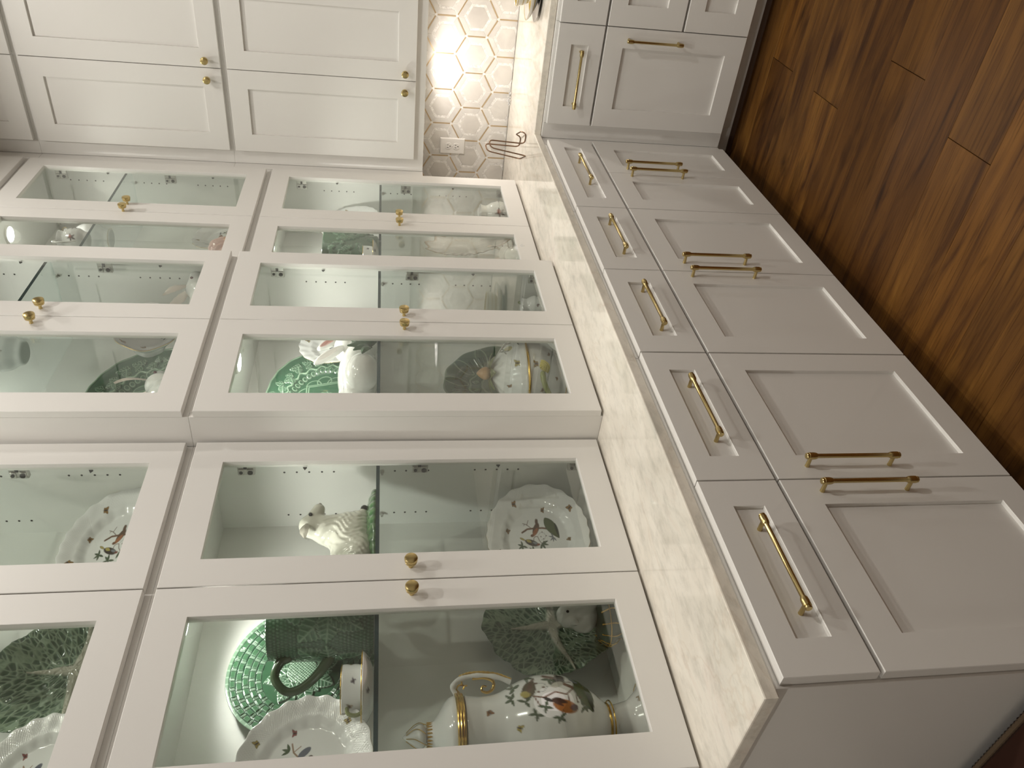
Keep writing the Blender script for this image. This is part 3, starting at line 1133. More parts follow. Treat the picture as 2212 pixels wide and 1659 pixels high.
def lens(x, y, x0, y0, x1, y1, w):
    dx, dy = x1 - x0, y1 - y0
    L = math.hypot(dx, dy)
    t = ((x - x0) * dx + (y - y0) * dy) / (L * L)
    p = (-(x - x0) * dy + (y - y0) * dx) / L
    tc = np.clip(t, 0, 1)
    hw = w * np.sin(PI * tc ** .8) ** .85
    return t, p, hw


def relief_leaf(x, y, H, Lt, Dk, x0, y0, x1, y1, w, h=.003, veins=6, ser=0.0):
    t, p, hw = lens(x, y, x0, y0, x1, y1, w)
    if ser: hw = hw * (1 + ser * np.sin(t * veins * 2 * PI * 1.5))
    ins = (t > 0) & (t < 1) & (np.abs(p) < hw)
    sN = np.where(ins, np.abs(p) / np.maximum(hw, 1e-6), 2)
    dome = np.where(ins, h * (.55 + .45 * np.sqrt(np.clip(1 - sN ** 2, 0, 1))), 0)
    mid = np.exp(-(p / (w * .07)) ** 2) * ins
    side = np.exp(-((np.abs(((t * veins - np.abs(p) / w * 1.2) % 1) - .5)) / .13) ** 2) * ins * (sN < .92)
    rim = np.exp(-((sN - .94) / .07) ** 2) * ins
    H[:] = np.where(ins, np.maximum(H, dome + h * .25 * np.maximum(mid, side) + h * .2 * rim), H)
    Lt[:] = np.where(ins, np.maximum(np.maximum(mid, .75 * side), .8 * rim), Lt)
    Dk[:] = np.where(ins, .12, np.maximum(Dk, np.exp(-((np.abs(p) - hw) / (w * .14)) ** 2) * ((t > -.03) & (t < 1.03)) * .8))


GREEN = dict(mid=(.048, .122, .064), light=(.40, .54, .42), dark=(.012, .042, .024))
CABB = dict(mid=(.040, .096, .052), light=(.33, .42, .30), dark=(.010, .032, .018))


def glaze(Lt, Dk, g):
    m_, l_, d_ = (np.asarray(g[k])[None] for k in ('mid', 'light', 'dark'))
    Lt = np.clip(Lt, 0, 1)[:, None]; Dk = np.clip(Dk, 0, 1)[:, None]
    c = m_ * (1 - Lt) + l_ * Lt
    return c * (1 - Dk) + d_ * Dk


# ------------------------------------------------------------------ white painted dishes
PW_ = (.80, .80, .80)
BR, BR2, OR_, GRN, DGR, YEL, GRY = (.11, .055, .03), (.16, .075, .04), (.33, .12, .05), (.085, .11, .045), (.025, .035, .02), (.42, .35, .10), (.22, .24, .27)
LEAFC, LEDGE = (.075, .11, .06), (.02, .03, .018)
A_, B_ = .182, .138


def bird_motif(P):
    # drawing units are the pixels of a close-up of the photograph, turned into metres by the caller
    P.line([(340, 1185), (420, 1147), (520, 1152), (640, 1165), (735, 1195)], 26, BR2)
    P.line([(345, 1185), (400, 1165)], 14, BR)
    P.line([(470, 1132), (420, 1080), (370, 1055)], 9, BR); P.line([(425, 1085), (455, 1022)], 8, BR); P.line([(395, 1068), (380, 1090)], 6, BR)
    P.lens(700, 1020, 850, 1348, 74, GRN, DGR); P.lens(830, 1120, 855, 1345, 20, DGR)
    P.lens(572, 1012, 560, 1120, 16, BR); P.lens(588, 1015, 580, 1110, 10, BR)
    P.ell(545, 1165, 95, 42, math.radians(118), BR); P.ell(525, 1210, 70, 26, math.radians(128), OR_); P.ell(475, 1252, 24, 20, 0, BR2)
    P.line([(485, 1320), (492, 1290), (515, 1272), (548, 1275), (562, 1335), (590, 1382)], 9, BR)
    P.lens(292, 1252, 372, 1312, 14, YEL, BR)
    P.ell(450, 1352, 100, 42, math.radians(28), (.05, .035, .03)); P.lens(380, 1300, 450, 1345, 20, YEL); P.ell(495, 1360, 34, 16, math.radians(30), GRY)
    P.ell(540, 1390, 24, 16, 0, (.20, .06, .04))
    P.line([(560, 1260), (600, 1225), (650, 1240), (668, 1280), (640, 1330), (590, 1335)], 3, GRY)
    for q in ((625, 1222), (672, 1285), (628, 1322), (595, 1285), (622, 1358)): P.ell(*q, 8, 8, 0, BR)
    P.leaves(315, 1375, (100, 150, 205, 260, 30), 75, 18, LEAFC, LEDGE)
    P.leaves(460, 1480, (85, 170, 10, 265, 230), 85, 19, LEAFC, LEDGE)
    P.leaves(590, 1385, (20, 65, 110, 345), 100, 20, LEAFC, LEDGE)
    P.leaves(770, 1320, (60, 100, 140, 200, 250), 70, 13, GRY, (.1, .1, .12))
    for q, a, k in (((285, 800), 0, 58), ((690, 905), .3, 46), ((1085, 1000), 2.6, 62), ((138, 1140), .6, 44), ((985, 1385), 2.2, 44), ((-15, 1470), .8, 66)):
        P.fly(*q, a, k)


def oval_shape(th):
    e = 1 / np.sqrt((np.cos(th) / A_) ** 2 + (np.sin(th) / B_) ** 2)
    return e * (1 + .010 * np.cos(22 * th))


def platter_height(x, y, rho, th, depth=.026):
    z = depth * smooth(.56, .74, rho) * .55 + depth * .45 * smooth(.70, 1.0, rho)
    z += .0009 * np.cos(22 * th) * smooth(.72, .95, rho)
    return z


def basket_rim(x, y, rho, th, sc=1.0):
    k = smooth(.70, .76, rho) * (1 - smooth(.95, .985, rho))
    panel = np.abs(np.sin(5.5 * th)) ** .25
    return .00045 * sc * k * panel * (np.sin(th * 150) * np.sin(rho * 105))


def bird_color(x, y, rho, th):
    X = 553 - y / B_ * 726
    Y = 1313 - x / A_ * 746
    P = Paint(X, Y, PW_, 9.0)
    bird_motif(P)
    return P.c


oval_me = dish_mesh('bird_platter', 250, oval_shape, lambda x, y, r, t: platter_height(x, y, r, t) + .35 * basket_rim(x, y, r, t), bird_color, .0045, PW_, True)


def round_color(x, y, rho, th):
    P = Paint(x * 1000, y * 1000, PW_, 1.1)
    for a, rr, k, col in ((60, 112, 10, (.35, .27, .08)), (152, 116, 13, (.20, .20, .40)), (20, 78, 9, (.30, .10, .10)), (112, 84, 10, (.33, .28, .12)), (235, 110, 11, (.3, .17, .05)), (310, 112, 11, (.32, .25, .08))):
        r_ = math.radians(a)
        P.fly(rr * math.cos(r_), rr * math.sin(r_), r_ + 1.2, k, col)
    P.line([(-30, -18), (-12, 8), (10, 4), (34, 26), (52, 30)], 3.2, (.33, .22, .15)); P.line([(10, 4), (18, -14)], 2, (.33, .22, .15)); P.line([(34, 26), (44, 12)], 2, (.33, .22, .15))
    P.leaves(-14, 40, (150, 195, 230), 26, 6, (.36, .40, .34), (.18, .22, .16))
    P.leaves(38, 34, (20, 70, 110), 17, 4, LEAFC, LEDGE)
    P.leaves(-32, -22, (200, 250, 300), 17, 4, LEAFC, LEDGE)
    P.ell(4, -20, 20, 9, .7, (.23, .10, .05)); P.ell(16, -9, 7, 6, 0, (.08, .05, .04)); P.lens(-12, -36, -34, -52, 4, (.10, .08, .12))
    P.ell(30, 4, 15, 7, 2.2, (.12, .13, .17))
    return P.c


RP = .1365
round_me = dish_mesh('porcelain_plate', 250, lambda th: RP * (1 + .012 * np.cos(20 * th)),
                     lambda x, y, r, t: platter_height(x, y, r, t, .024) + basket_rim(x, y, r, t) + .0006 * np.cos(20 * t) * smooth(.7, 1, r), round_color, .004, PW_, True)


def place_dish(name, me, label, cat, x, y, floor_z, tilt, r, group=None, scale=1.0, spin=0.0, depth=.025):
    s, c = math.sin(tilt), math.cos(tilt)
    z = floor_z + r * scale * c - depth * scale * s * .9 + .0008 + .004 * s
    o = obj(name, me, None, standing(x, y, z, tilt, spin) @ Matrix.Scale(scale, 4))
    return tag(o, label, cat, group)


def stand(label, x, y, z, w, h=.06):
    """clear acrylic plate easel"""
    t = thing('plate_stand', label, 'stand', (x, y, z))
    for s in (-1, 1):
        b = MB()
        q = y + s * w
        b.tube([(x + .038, q, z + .040), (x + .036, q, z + .024), (x + .004, q, z + .022), (x - .002, q, z + .003), (x - .034, q, z + .003)], .0028, 6)
        b.build('foot', M['acrylic'], t)
    b = MB()
    b.tube([(x - .026, y - w, z + .003), (x - .026, y + w, z + .003)], .0028, 6); b.build('crossbar', M['acrylic'], t)
    return t


f1, s1, f2, s2 = FL1 + .0012, SHELF1 + .0047, FL2 + .0012, SHELF2 + .0047
place_dish('bird_platter', oval_me, 'oval white platter painted with two birds, on the cabinet floor below the sheep', 'platter', -.515, .752, f1 + .026, .20, B_)
stand('clear acrylic stand under the bird platter below the sheep', -.512, .757, f1, .06)
place_dish('bird_platter', oval_me, 'oval white bird platter in the upper cabinet over the sheep', 'platter', -.520, .772, f2, .22, B_, spin=.06)
place_dish('porcelain_plate', round_me, 'round white plate with butterflies leaning in front of the basketweave plate', 'plate', -.455, .140, s1, .20, RP, spin=.0)
place_dish('porcelain_plate', round_me, 'round white plate in front of the upper cabbage leaf plate', 'plate', -.485, .165, f2, .24, RP, scale=.92, spin=.3)
place_dish('porcelain_plate', round_me, 'white scalloped plate behind the white rabbit tureen', 'plate', -.497, 1.640, s1, .22, RP, spin=2.2)
place_dish('porcelain_plate', round_me, 'white plate on the shelf of the corner cabinet beyond the green planter', 'plate', -.520, 2.590, s1, .24, RP, spin=1.0)
place_dish('porcelain_plate', round_me, 'white bird plate low in the upper corner cabinet under the red flowered jug', 'plate', -.500, 2.405, f2, .24, RP, scale=.93, spin=2.6)

# ------------------------------------------------------------------ green relief ware
def weave_h(x, y, rho, th):
    H = np.zeros_like(x); Lt = np.zeros_like(x); Dk = np.zeros_like(x)
    r0, r1, nr = .545, .955, 5
    k = (rho - r0) / (r1 - r0) * nr
    ring = np.floor(k); fr = k - ring
    inr = (k > 0) & (k < nr)
    nb = np.round(2 * PI * (r0 + (ring + .5) * (r1 - r0) / nr) / .150)
    ph = th / (2 * PI) * nb + .5 * (ring % 2)
    ft = ph - np.floor(ph)
    bx = np.clip(1 - (np.abs(ft - .38) / .33) ** 6, 0, 1) * np.clip(1 - (np.abs(fr - .5) / .40) ** 6, 0, 1)
    bars = (np.exp(-((ft - .82) / .035) ** 2) + np.exp(-((ft - .94) / .035) ** 2)) * (np.abs(fr - .5) < .40)
    h = .0030 * np.clip(bx * 1.6, 0, 1) + .0028 * np.clip(bars, 0, 1)
    H += np.where(inr, h, 0)
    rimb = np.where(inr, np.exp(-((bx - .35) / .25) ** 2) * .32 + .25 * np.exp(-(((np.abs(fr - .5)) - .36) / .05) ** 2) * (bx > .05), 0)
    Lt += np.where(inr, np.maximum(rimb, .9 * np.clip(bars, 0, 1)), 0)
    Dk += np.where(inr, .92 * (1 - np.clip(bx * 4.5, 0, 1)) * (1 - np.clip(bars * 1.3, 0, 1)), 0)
    edge = rho >= .955
    H += np.where(edge, .003, 0); Lt += np.where(edge, .30 + .35 * (np.sin(th * 60) > .8), 0)
    # wreath of leaves and a seed head in the middle
    inner = rho <= .55
    Dk[inner] = .35
    Rr = .174
    q = np.random.default_rng(3)
    for i in range(16):
        a = 2 * PI * i / 16 + .1
        l = .46 - .10 * (i % 2)
        relief_leaf(x, y, H, Lt, Dk, .19 * Rr * math.cos(a), .19 * Rr * math.sin(a), (l + .06) * Rr * math.cos(a + .12), (l + .06) * Rr * math.sin(a + .12), .098 * Rr * (1.15 if i % 2 == 0 else .8), .0042 - .001 * (i % 2), 6, .05)
    core = rho < .20
    cr = np.maximum(np.abs(np.sin((x + y) * 420)), np.abs(np.sin((x - y) * 420)))
    Lt[:] = np.where(core, np.clip((cr - .8) * 5, 0, 1), Lt); Dk[:] = np.where(core, .45 * (cr < .75), Dk)
    H[:] = np.where(core, .0045 + .0015 * cr, H)
    return H, Lt, Dk


def basket_height(x, y, rho, th):
    return .020 * smooth(.42, 1.02, rho) ** 1.2 + weave_h(x, y, rho, th)[0]


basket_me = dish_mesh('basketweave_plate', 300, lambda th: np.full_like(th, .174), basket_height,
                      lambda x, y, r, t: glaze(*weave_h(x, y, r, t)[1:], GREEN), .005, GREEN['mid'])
place_dish('basketweave_plate', basket_me, 'large round green plate with basketweave rim at the back of the shelf', 'plate', -.618, .455, s1, .155, .174)

# cabbage leaf plates
_vor = None


def cabbage_fields(x, y, rho, th):
    global _vor
    key = len(x)
    R = .165
    u, v = x / R, y / R
    q = np.random.default_rng(5)
    n = 560
    pr = np.sqrt(q.random(n)) * 1.05; pt = q.random(n) * 2 * PI
    px, py = pr * np.cos(pt), pr * np.sin(pt)
    # cells run outward from the ribs of the leaf
    ex, ey = np.cos(pt + .25 * np.sin(4 * pt)), np.sin(pt + .25 * np.sin(4 * pt))
    F1 = np.full(len(x), 9.0, dtype=np.float32); F2 = F1.copy()
    u32, v32 = u.astype(np.float32), v.astype(np.float32)
    for i in range(n):
        dx, dy = u32 - px[i], v32 - py[i]
        a = (dx * ex[i] + dy * ey[i]) / 1.75
        b_ = (dx * -ey[i] + dy * ex[i])
        d = a * a + b_ * b_
        F2 = np.minimum(F2, np.maximum(F1, d)); F1 = np.minimum(F1, d)
    e = np.sqrt(F2) - np.sqrt(F1)
    ridge = np.exp(-(e / .014) ** 2)
    # ribs: a cross of thick pale veins plus branching side veins
    rib = np.zeros_like(x)
    side = np.zeros_like(x)
    c0 = (-.02, -.02)
    arms = [(.0, 1.0), (.06, -1.0), (1.0, -.04), (-1.0, -.22)]
    for (ax, ay), ln in zip(arms, (.62, .80, .92, .95)):
        l = math.hypot(ax, ay); ax, ay = ax / l, ay / l
        t = (u - c0[0]) * ax + (v - c0[1]) * ay
        p = -(u - c0[0]) * ay + (v - c0[1]) * ax + .02 * np.sin(5 * t)
        w = np.interp(t, [-.02, 0, .2, ln], [.0, .078, .056, .010])
        rib = np.maximum(rib, np.where((t > -.02) & (t < ln), np.clip(1.35 - np.abs(p) / np.maximum(w, 1e-4), 0, 1), 0))
        for k in range(1, 7):
            s0 = k * .13
            for sg in (1, -1):
                tt = t - s0
                pp = p * sg
                curve = tt - pp * .75 - .25 * pp ** 2
                side = np.maximum(side, np.exp(-(curve / .011) ** 2) * ((pp > 0) & (pp < .55 - .03 * k)) * (t > 0) * .9)
    side *= (rho < .95)
    return ridge, rib, side


def cab_height(x, y, rho, th):
    ridge, rib, side = cab_cache(x, y, rho, th)
    base = .034 * smooth(.30, 1.05, rho) + .007 * np.sin(5 * th + .6) * rho ** 3 + .0035 * np.sin(11 * th) * rho ** 5
    return base + .0016 * np.maximum(ridge, side) + .006 * np.clip(rib, 0, 1) ** .5


_cc = {}


def cab_cache(x, y, rho, th):
    if len(x) < 5000:
        z = np.zeros_like(x); return z, z, z
    if len(x) not in _cc: _cc[len(x)] = cabbage_fields(x, y, rho, th)
    return _cc[len(x)]


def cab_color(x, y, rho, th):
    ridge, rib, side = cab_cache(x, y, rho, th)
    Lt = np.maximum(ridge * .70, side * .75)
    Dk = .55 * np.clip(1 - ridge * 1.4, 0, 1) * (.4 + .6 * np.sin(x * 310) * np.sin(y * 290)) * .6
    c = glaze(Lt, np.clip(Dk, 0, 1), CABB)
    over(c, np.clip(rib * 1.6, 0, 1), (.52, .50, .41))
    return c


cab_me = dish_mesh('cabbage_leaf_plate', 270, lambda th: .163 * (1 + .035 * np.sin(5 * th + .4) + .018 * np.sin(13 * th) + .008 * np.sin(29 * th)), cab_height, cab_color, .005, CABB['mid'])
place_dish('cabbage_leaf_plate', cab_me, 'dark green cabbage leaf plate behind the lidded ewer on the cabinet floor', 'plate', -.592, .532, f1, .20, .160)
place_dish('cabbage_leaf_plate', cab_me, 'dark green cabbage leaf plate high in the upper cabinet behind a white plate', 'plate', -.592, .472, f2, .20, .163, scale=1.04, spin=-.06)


def tray_fields(x, y, rho, th):
    H = np.zeros_like(x); Lt = np.zeros_like(x); Dk = np.zeros_like(x)
    ax, ay = .235, .180
    # vine garland around the well
    k = rho
    vine = np.exp(-((k - (.655 + .018 * np.sin(th * 26))) / .012) ** 2)
    H += .002 * vine; Lt = np.maximum(Lt, vine * .9)
    q = random.Random(8)
    for i in range(22):
        a = 2 * PI * i / 22
        for j in range(3):
            rr = .80 + .035 * (i % 3 - 1)
            aa = a + .04 * (j - 1)
            cx, cy = ax * rr * math.cos(aa), ay * rr * math.sin(aa)
            an = a + PI / 2 + (j - 1) * 1.0 + q.uniform(-.5, .5)
            l = .036 if j == 1 else .028
            relief_leaf(x, y, H, Lt, Dk, cx, cy, cx + l * math.cos(an), cy + l * math.sin(an), .0125, .0036, 4, .12)
    for i in range(44):
        a = 2 * PI * (i + .5) / 44
        cx, cy = ax * .61 * math.cos(a), ay * .61 * math.sin(a)
        d = np.hypot(x - cx, y - cy) / .0075
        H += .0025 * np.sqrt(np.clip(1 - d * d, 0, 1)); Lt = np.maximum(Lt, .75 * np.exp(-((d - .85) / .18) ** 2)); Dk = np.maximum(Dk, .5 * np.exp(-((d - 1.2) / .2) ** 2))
    # knotwork frame and medallion in the well
    for fx, fy in ((.085, .058), (.078, .051)):
        d = np.maximum(np.abs(x) - fx, np.abs(y) - fy)
        l = np.exp(-(d / .0016) ** 2); Lt = np.maximum(Lt, l * .8); H += .0012 * l
    for i in range(12):
        a = 2 * PI * i / 12
        cx, cy = .098 * math.cos(a), .070 * math.sin(a)
        d = np.hypot(x - cx, y - cy) - .024
        l = np.exp(-(d / .0016) ** 2) * (np.maximum(np.abs(x) - .085, np.abs(y) - .058) > 0); Lt = np.maximum(Lt, l * .7); H += .0012 * l
    for rr in (.030, .037):
        d = np.hypot(x, y) - rr * (1 + .06 * np.sin(th * 16))
        l = np.exp(-(d / .0016) ** 2); Lt = np.maximum(Lt, l * .8); H += .0012 * l
    for i in range(8):
        a = 2 * PI * i / 8
        relief_leaf(x, y, H, Lt, Dk, .006 * math.cos(a), .006 * math.sin(a), .027 * math.cos(a), .027 * math.sin(a), .006, .003, 4)
    e = rho > .975
    H += np.where(e, .002, 0); Lt = np.maximum(Lt, np.where(e, .6, 0))
    return H, Lt, Dk


_tc = {}
TRAYG = dict(mid=(.030, .096, .052), light=(.36, .50, .36), dark=(.008, .032, .018))


def tray_cache(x, y, rho, th):
    if len(x) < 5000:
        z = np.zeros_like(x); return z, z, z
    if len(x) not in _tc: _tc[len(x)] = tray_fields(x, y, rho, th)
    return _tc[len(x)]


def tray_shape(th):
    c, s = np.abs(np.cos(th)) / .235, np.abs(np.sin(th)) / .182
    p = 2.5
    return (c ** p + s ** p) ** (-1 / p) * (1 + .006 * np.cos(24 * th))


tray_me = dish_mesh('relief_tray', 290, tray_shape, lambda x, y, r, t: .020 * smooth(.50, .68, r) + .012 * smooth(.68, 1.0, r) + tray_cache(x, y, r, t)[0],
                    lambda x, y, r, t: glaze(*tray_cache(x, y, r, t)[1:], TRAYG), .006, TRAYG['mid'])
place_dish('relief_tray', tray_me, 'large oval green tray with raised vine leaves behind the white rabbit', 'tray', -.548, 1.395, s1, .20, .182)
tray_me2 = tray_me.copy()
place_dish('relief_tray', tray_me2, 'large oval green tray behind the white gravy bowl in the upper cabinet', 'tray', -.546, 1.350, f2, .20, .182, scale=1.12)


def arch_fields(x, y, rho, th):
    H = np.zeros_like(x); Lt = np.zeros_like(x); Dk = np.full_like(x, .25)
    R = .188
    for i in range(11):
        a = 2 * PI * i / 11
        cx, cy = R * .80 * math.cos(a), R * .80 * math.sin(a)
        d = np.hypot(x - cx, y - cy) - .062
        l = np.exp(-(d / .0022) ** 2) * (rho > .55); Lt = np.maximum(Lt, .75 * l); H += .0015 * l
    st = np.exp(-((np.abs((th * 60 / (2 * PI)) % 1 - .5)) / .16) ** 2) * (rho > .56) * (rho < .80)
    H += .0022 * st; Dk = np.maximum(Dk, .6 * (1 - st) * ((rho > .56) & (rho < .80)))
    for rr, am in ((.52, .9), (.50, .6), (.30, .9), (.28, .7)):
        d = rho - rr - .01 * np.sin(th * 12) * (rr > .4)
        l = np.exp(-(d / .009) ** 2); Lt = np.maximum(Lt, am * l * .8); H += .0015 * l
    for i in range(10):
        a = 2 * PI * i / 10
        relief_leaf(x, y, H, Lt, Dk, .33 * R * math.cos(a), .33 * R * math.sin(a), .48 * R * math.cos(a), .48 * R * math.sin(a), .010, .003, 4)
    e = rho > .975
    Lt = np.maximum(Lt, np.where(e, .4, 0))
    return H, Lt * 1.0, Dk


arch_me = dish_mesh('arched_plate', 210, lambda th: .186 * (1 + .016 * np.cos(11 * th)), lambda x, y, r, t: .030 * smooth(.5, 1.0, r) + arch_fields(x, y, r, t)[0],
                    lambda x, y, r, t: glaze(*arch_fields(x, y, r, t)[1:], CABB), .006, CABB['mid'])
place_dish('arched_plate', arch_me, 'dark green plate with interlaced arches behind the rose tureen', 'plate', -.563, 1.500, f1, .14, .186)
small_arch = place_dish('arched_plate', arch_me, 'small dark green plate low in the corner cabinet beside a white rabbit', 'plate', -.535, 2.155, f1, .20, .186, scale=.66, spin=.3)


# ------------------------------------------------------------------ turned pieces
def turned(name, prof, nth, nz, matl, color=None, disp=None, ell=(1, 1), closed_top=True):
    """prof: (z, r) list; painted or carved turned shape around its own axis"""
    pz, pr = np.array([p[0] for p in prof]), np.array([p[1] for p in prof])
    d = np.concatenate([[0], np.cumsum(np.hypot(np.diff(pz), np.diff(pr)))])
    t = np.linspace(0, d[-1], nz)
    z = np.interp(t, d, pz); r = np.interp(t, d, pr)
    ker = np.ones(3) / 3
    for _ in range(2):
        z[1:-1] = np.convolve(z, ker, 'valid'); r[1:-1] = np.convolve(r, ker, 'valid')
    th = np.arange(nth) / nth * 2 * PI
    T, Z = np.meshgrid(th, np.arange(nz), indexing='ij')
    T = T.ravel(); Zi = Z.ravel()
    rr, zz, tt = r[Zi], z[Zi], (t / d[-1])[Zi]
    L = D = None
    if disp is not None:
        H, L, D = disp(T, zz, tt, rr)
        rr = rr + H
    V = np.stack([rr * np.cos(T) * ell[0], rr * np.sin(T) * ell[1], zz], 1)
    i = np.arange(nth * nz).reshape(nth, nz)
    j = np.roll(i, -1, axis=0)
    F = np.stack([i[:, :-1], j[:, :-1], j[:, 1:], i[:, 1:]], -1).reshape(-1, 4)
    if color is not None: c = color(V, T, zz, tt, L, D)
    else: c = np.tile((.8, .8, .8), (len(V), 1))
    return arr_mesh(name, V, F, matl, c, True)


def ring(b, r, z, w, cx=0, cy=0, n=48, ell=(1, 1)):
    pts = [(cx + r * math.cos(2 * PI * k / n) * ell[0], cy + r * math.sin(2 * PI * k / n) * ell[1], z) for k in range(n)]
    b.tube(pts, w, 8, closed=True)


def arc_pts(pts, n=40):
    """smooth curve through points"""
    P = [Vector(p) for p in pts]
    P = [P[0] * 2 - P[1]] + P + [P[-1] * 2 - P[-2]]
    out = []
    seg = len(P) - 3
    for k in range(n + 1):
        u = k / n * seg
        i = min(int(u), seg - 1)
        f = u - i
        a, b_, c, d = P[i:i + 4]
        out.append(tuple(.5 * ((2 * b_) + (c - a) * f + (2 * a - 5 * b_ + 4 * c - d) * f * f + (3 * b_ - a - 3 * c + d) * f ** 3)))
    return out


CAMD = Vector((CPOS[0] + .46, CPOS[1] - .18, 0)).normalized()     # towards the room
SIDE = Vector((-CAMD.y, CAMD.x, 0))

# lidded ewer with painted birds
def ewer_color(V, T, zz, tt, L, D):
    lat = V[:, 0] * SIDE.x + V[:, 1] * SIDE.y
    frn = V[:, 0] * CAMD.x + V[:, 1] * CAMD.y
    X = (1.569 - (zz + f1)) / .0003165
    Y = 1096 - lat / .108 * 411
    Y = np.where(frn > -.01, Y, 1e5)
    P = Paint(X, Y, PW_, 5.0)
    P.line([(1215, 720), (1290, 742), (1335, 790), (1390, 822), (1465, 862)], 24, BR2); P.line([(1118, 868), (1180, 882), (1258, 845), (1330, 868), (1392, 822)], 11, BR2)
    P.line([(1118, 870), (1145, 935)], 8, BR2); P.line([(1345, 865), (1340, 915)], 7, BR); P.line([(1390, 830), (1400, 930)], 6, BR)
    P.lens(1428, 742, 1505, 1012, 62, GRN, DGR); P.lens(1490, 850, 1508, 1008, 18, DGR)
    P.lens(1110, 785, 1150, 722, 12, BR); P.ell(1095, 820, 72, 40, math.radians(118), (.10, .075, .04)); P.ell(1068, 850, 30, 24, 0, YEL); P.ell(1105, 800, 40, 14, 2.0, BR)
    P.lens(1300, 745, 1312, 690, 14, BR); P.ell(1300, 765, 62, 34, math.radians(140), (.06, .045, .04)); P.ell(1285, 790, 46, 20, math.radians(165), (.55, .53, .48)); P.line([(1340, 775), (1385, 778)], 6, BR)
    P.lens(1172, 882, 1245, 922, 13, (.05, .045, .04)); P.ell(1310, 955, 84, 48, math.radians(22), (.32, .13, .04)); P.lens(1225, 898, 1330, 930, 22, (.06, .035, .025)); P.lens(1225, 898, 1300, 955, 14, (.08, .04, .03))
    P.ell(1368, 968, 28, 24, 0, (.10, .045, .05)); P.line([(1290, 985), (1275, 1020)], 5, BR)
    P.line([(1150, 770), (1200, 775), (1215, 805), (1185, 838), (1150, 835)], 3, GRY)
    for q in ((1150, 772), (1190, 805), (1152, 838), (1400, 930), (1425, 895)): P.ell(*q, 8, 8, 0, BR)
    for (cx, cy, an) in ((1010, 800, (130, 190, 250, 320)), (982, 880, (80, 150, 230, 290)), (1118, 1000, (90, 180, 20, 250)), (1180, 950, (20, 100, 190, 290)), (1265, 1030, (45, 110, 180, 330)),
                         (1440, 965, (60, 120, 20, 250)), (1100, 715, (20, 170, 90)), (1240, 745, (30, 180, 90)), (1060, 905, (60, 200, 320)), (1400, 770, (20, 320, 250))):
        P.leaves(cx, cy, an, 52, 14, LEAFC if cx != 1400 else GRY, LEDGE)
    P.fly(835, 962, 1.2, 34, (.30, .14, .05)); P.fly(1590, 892, .3, 26); P.fly(1010, 1088, .4, 34, (.5, .40, .10)); P.fly(1870, 920, 1.2, 34, (.35, .25, .12)); P.fly(590, 1010, .5, 20)
    return P.c


ew = thing('lidded_ewer', 'tall white lidded ewer painted with birds, gold bands and scroll handles', 'ewer', (-.455, .186, f1))
EX, EY = -.455, .186
WLOC[ew.name] = Vector((0, 0, 0)); ew.location = (EX, EY, f1)
prof = [(0, .0), (0, .088), (.006, .094), (.014, .094), (.020, .084), (.030, .066), (.055, .044), (.085, .037), (.105, .038), (.112, .046), (.135, .066), (.165, .088), (.195, .101), (.225, .106),
        (.255, .105), (.285, .098), (.312, .086), (.332, .0755), (.350, .0705), (.375, .0685), (.400, .0720), (.410, .0745), (.413, .0720), (.408, .066), (.38, .060), (.30, .075), (.2, .09)]
o = obj('body', turned('ewer_body', prof, 340, 250, M['glaze'], ewer_color), ew)
b = MB(); ring(b, .0385, .106, .0042); ring(b, .0455, .0985, .0016)
for z_, r_ in ((.021, .0850), (.012, .0952), (.004, .0945)): ring(b, r_, z_, .0010)
b.build('foot_gilding', M['gold'], ew)
b = MB()
for z_, r_ in ((.416, .0762), (.4215, .0775), (.427, .0762)): ring(b, r_, z_, .0033)
b.build('gold_band', M['gold'], ew)
lid = obj('lid', turned('ewer_lid', [(.414, .070), (.430, .0745), (.440, .072), (.452, .060), (.462, .044), (.470, .032), (.474, .026), (.486, .024), (.490, .0)], 64, 40, M['porc']), ew)
b = MB()
for k in range(22):
    a = 2 * PI * k / 22
    b.box(-.0014 + .0243 * math.cos(a), .0014 + .0243 * math.cos(a), -.0014 + .0243 * math.sin(a), .0014 + .0243 * math.sin(a), .474, .488)
b.build('lid_collar', M['gold'], lid)['kind'] = 'stuff'
obj('finial', turned('finial', [(.486, .0), (.488, .012), (.496, .0225), (.503, .0235), (.512, .019), (.526, .009), (.535, .0035), (.538, 0)], 40, 30, M['porc'],
                     disp=lambda T, z, t, r: (.0022 * np.abs(np.sin(3.5 * T)) * np.sin(PI * np.clip(t * 1.1, 0, 1)), None, None)), lid)
b = MB()
for k in range(7):
    a = 2 * PI * k / 7
    b.tube(arc_pts([(.0245 * math.cos(a - .35), .0245 * math.sin(a - .35), .490), (.0262 * math.cos(a), .0262 * math.sin(a), .502), (.0215 * math.cos(a + .2), .0215 * math.sin(a + .2), .514), (.008 * math.cos(a), .008 * math.sin(a), .530)], 10), .0008, 5)
b.build('finial_gilding', M['gold'], lid)
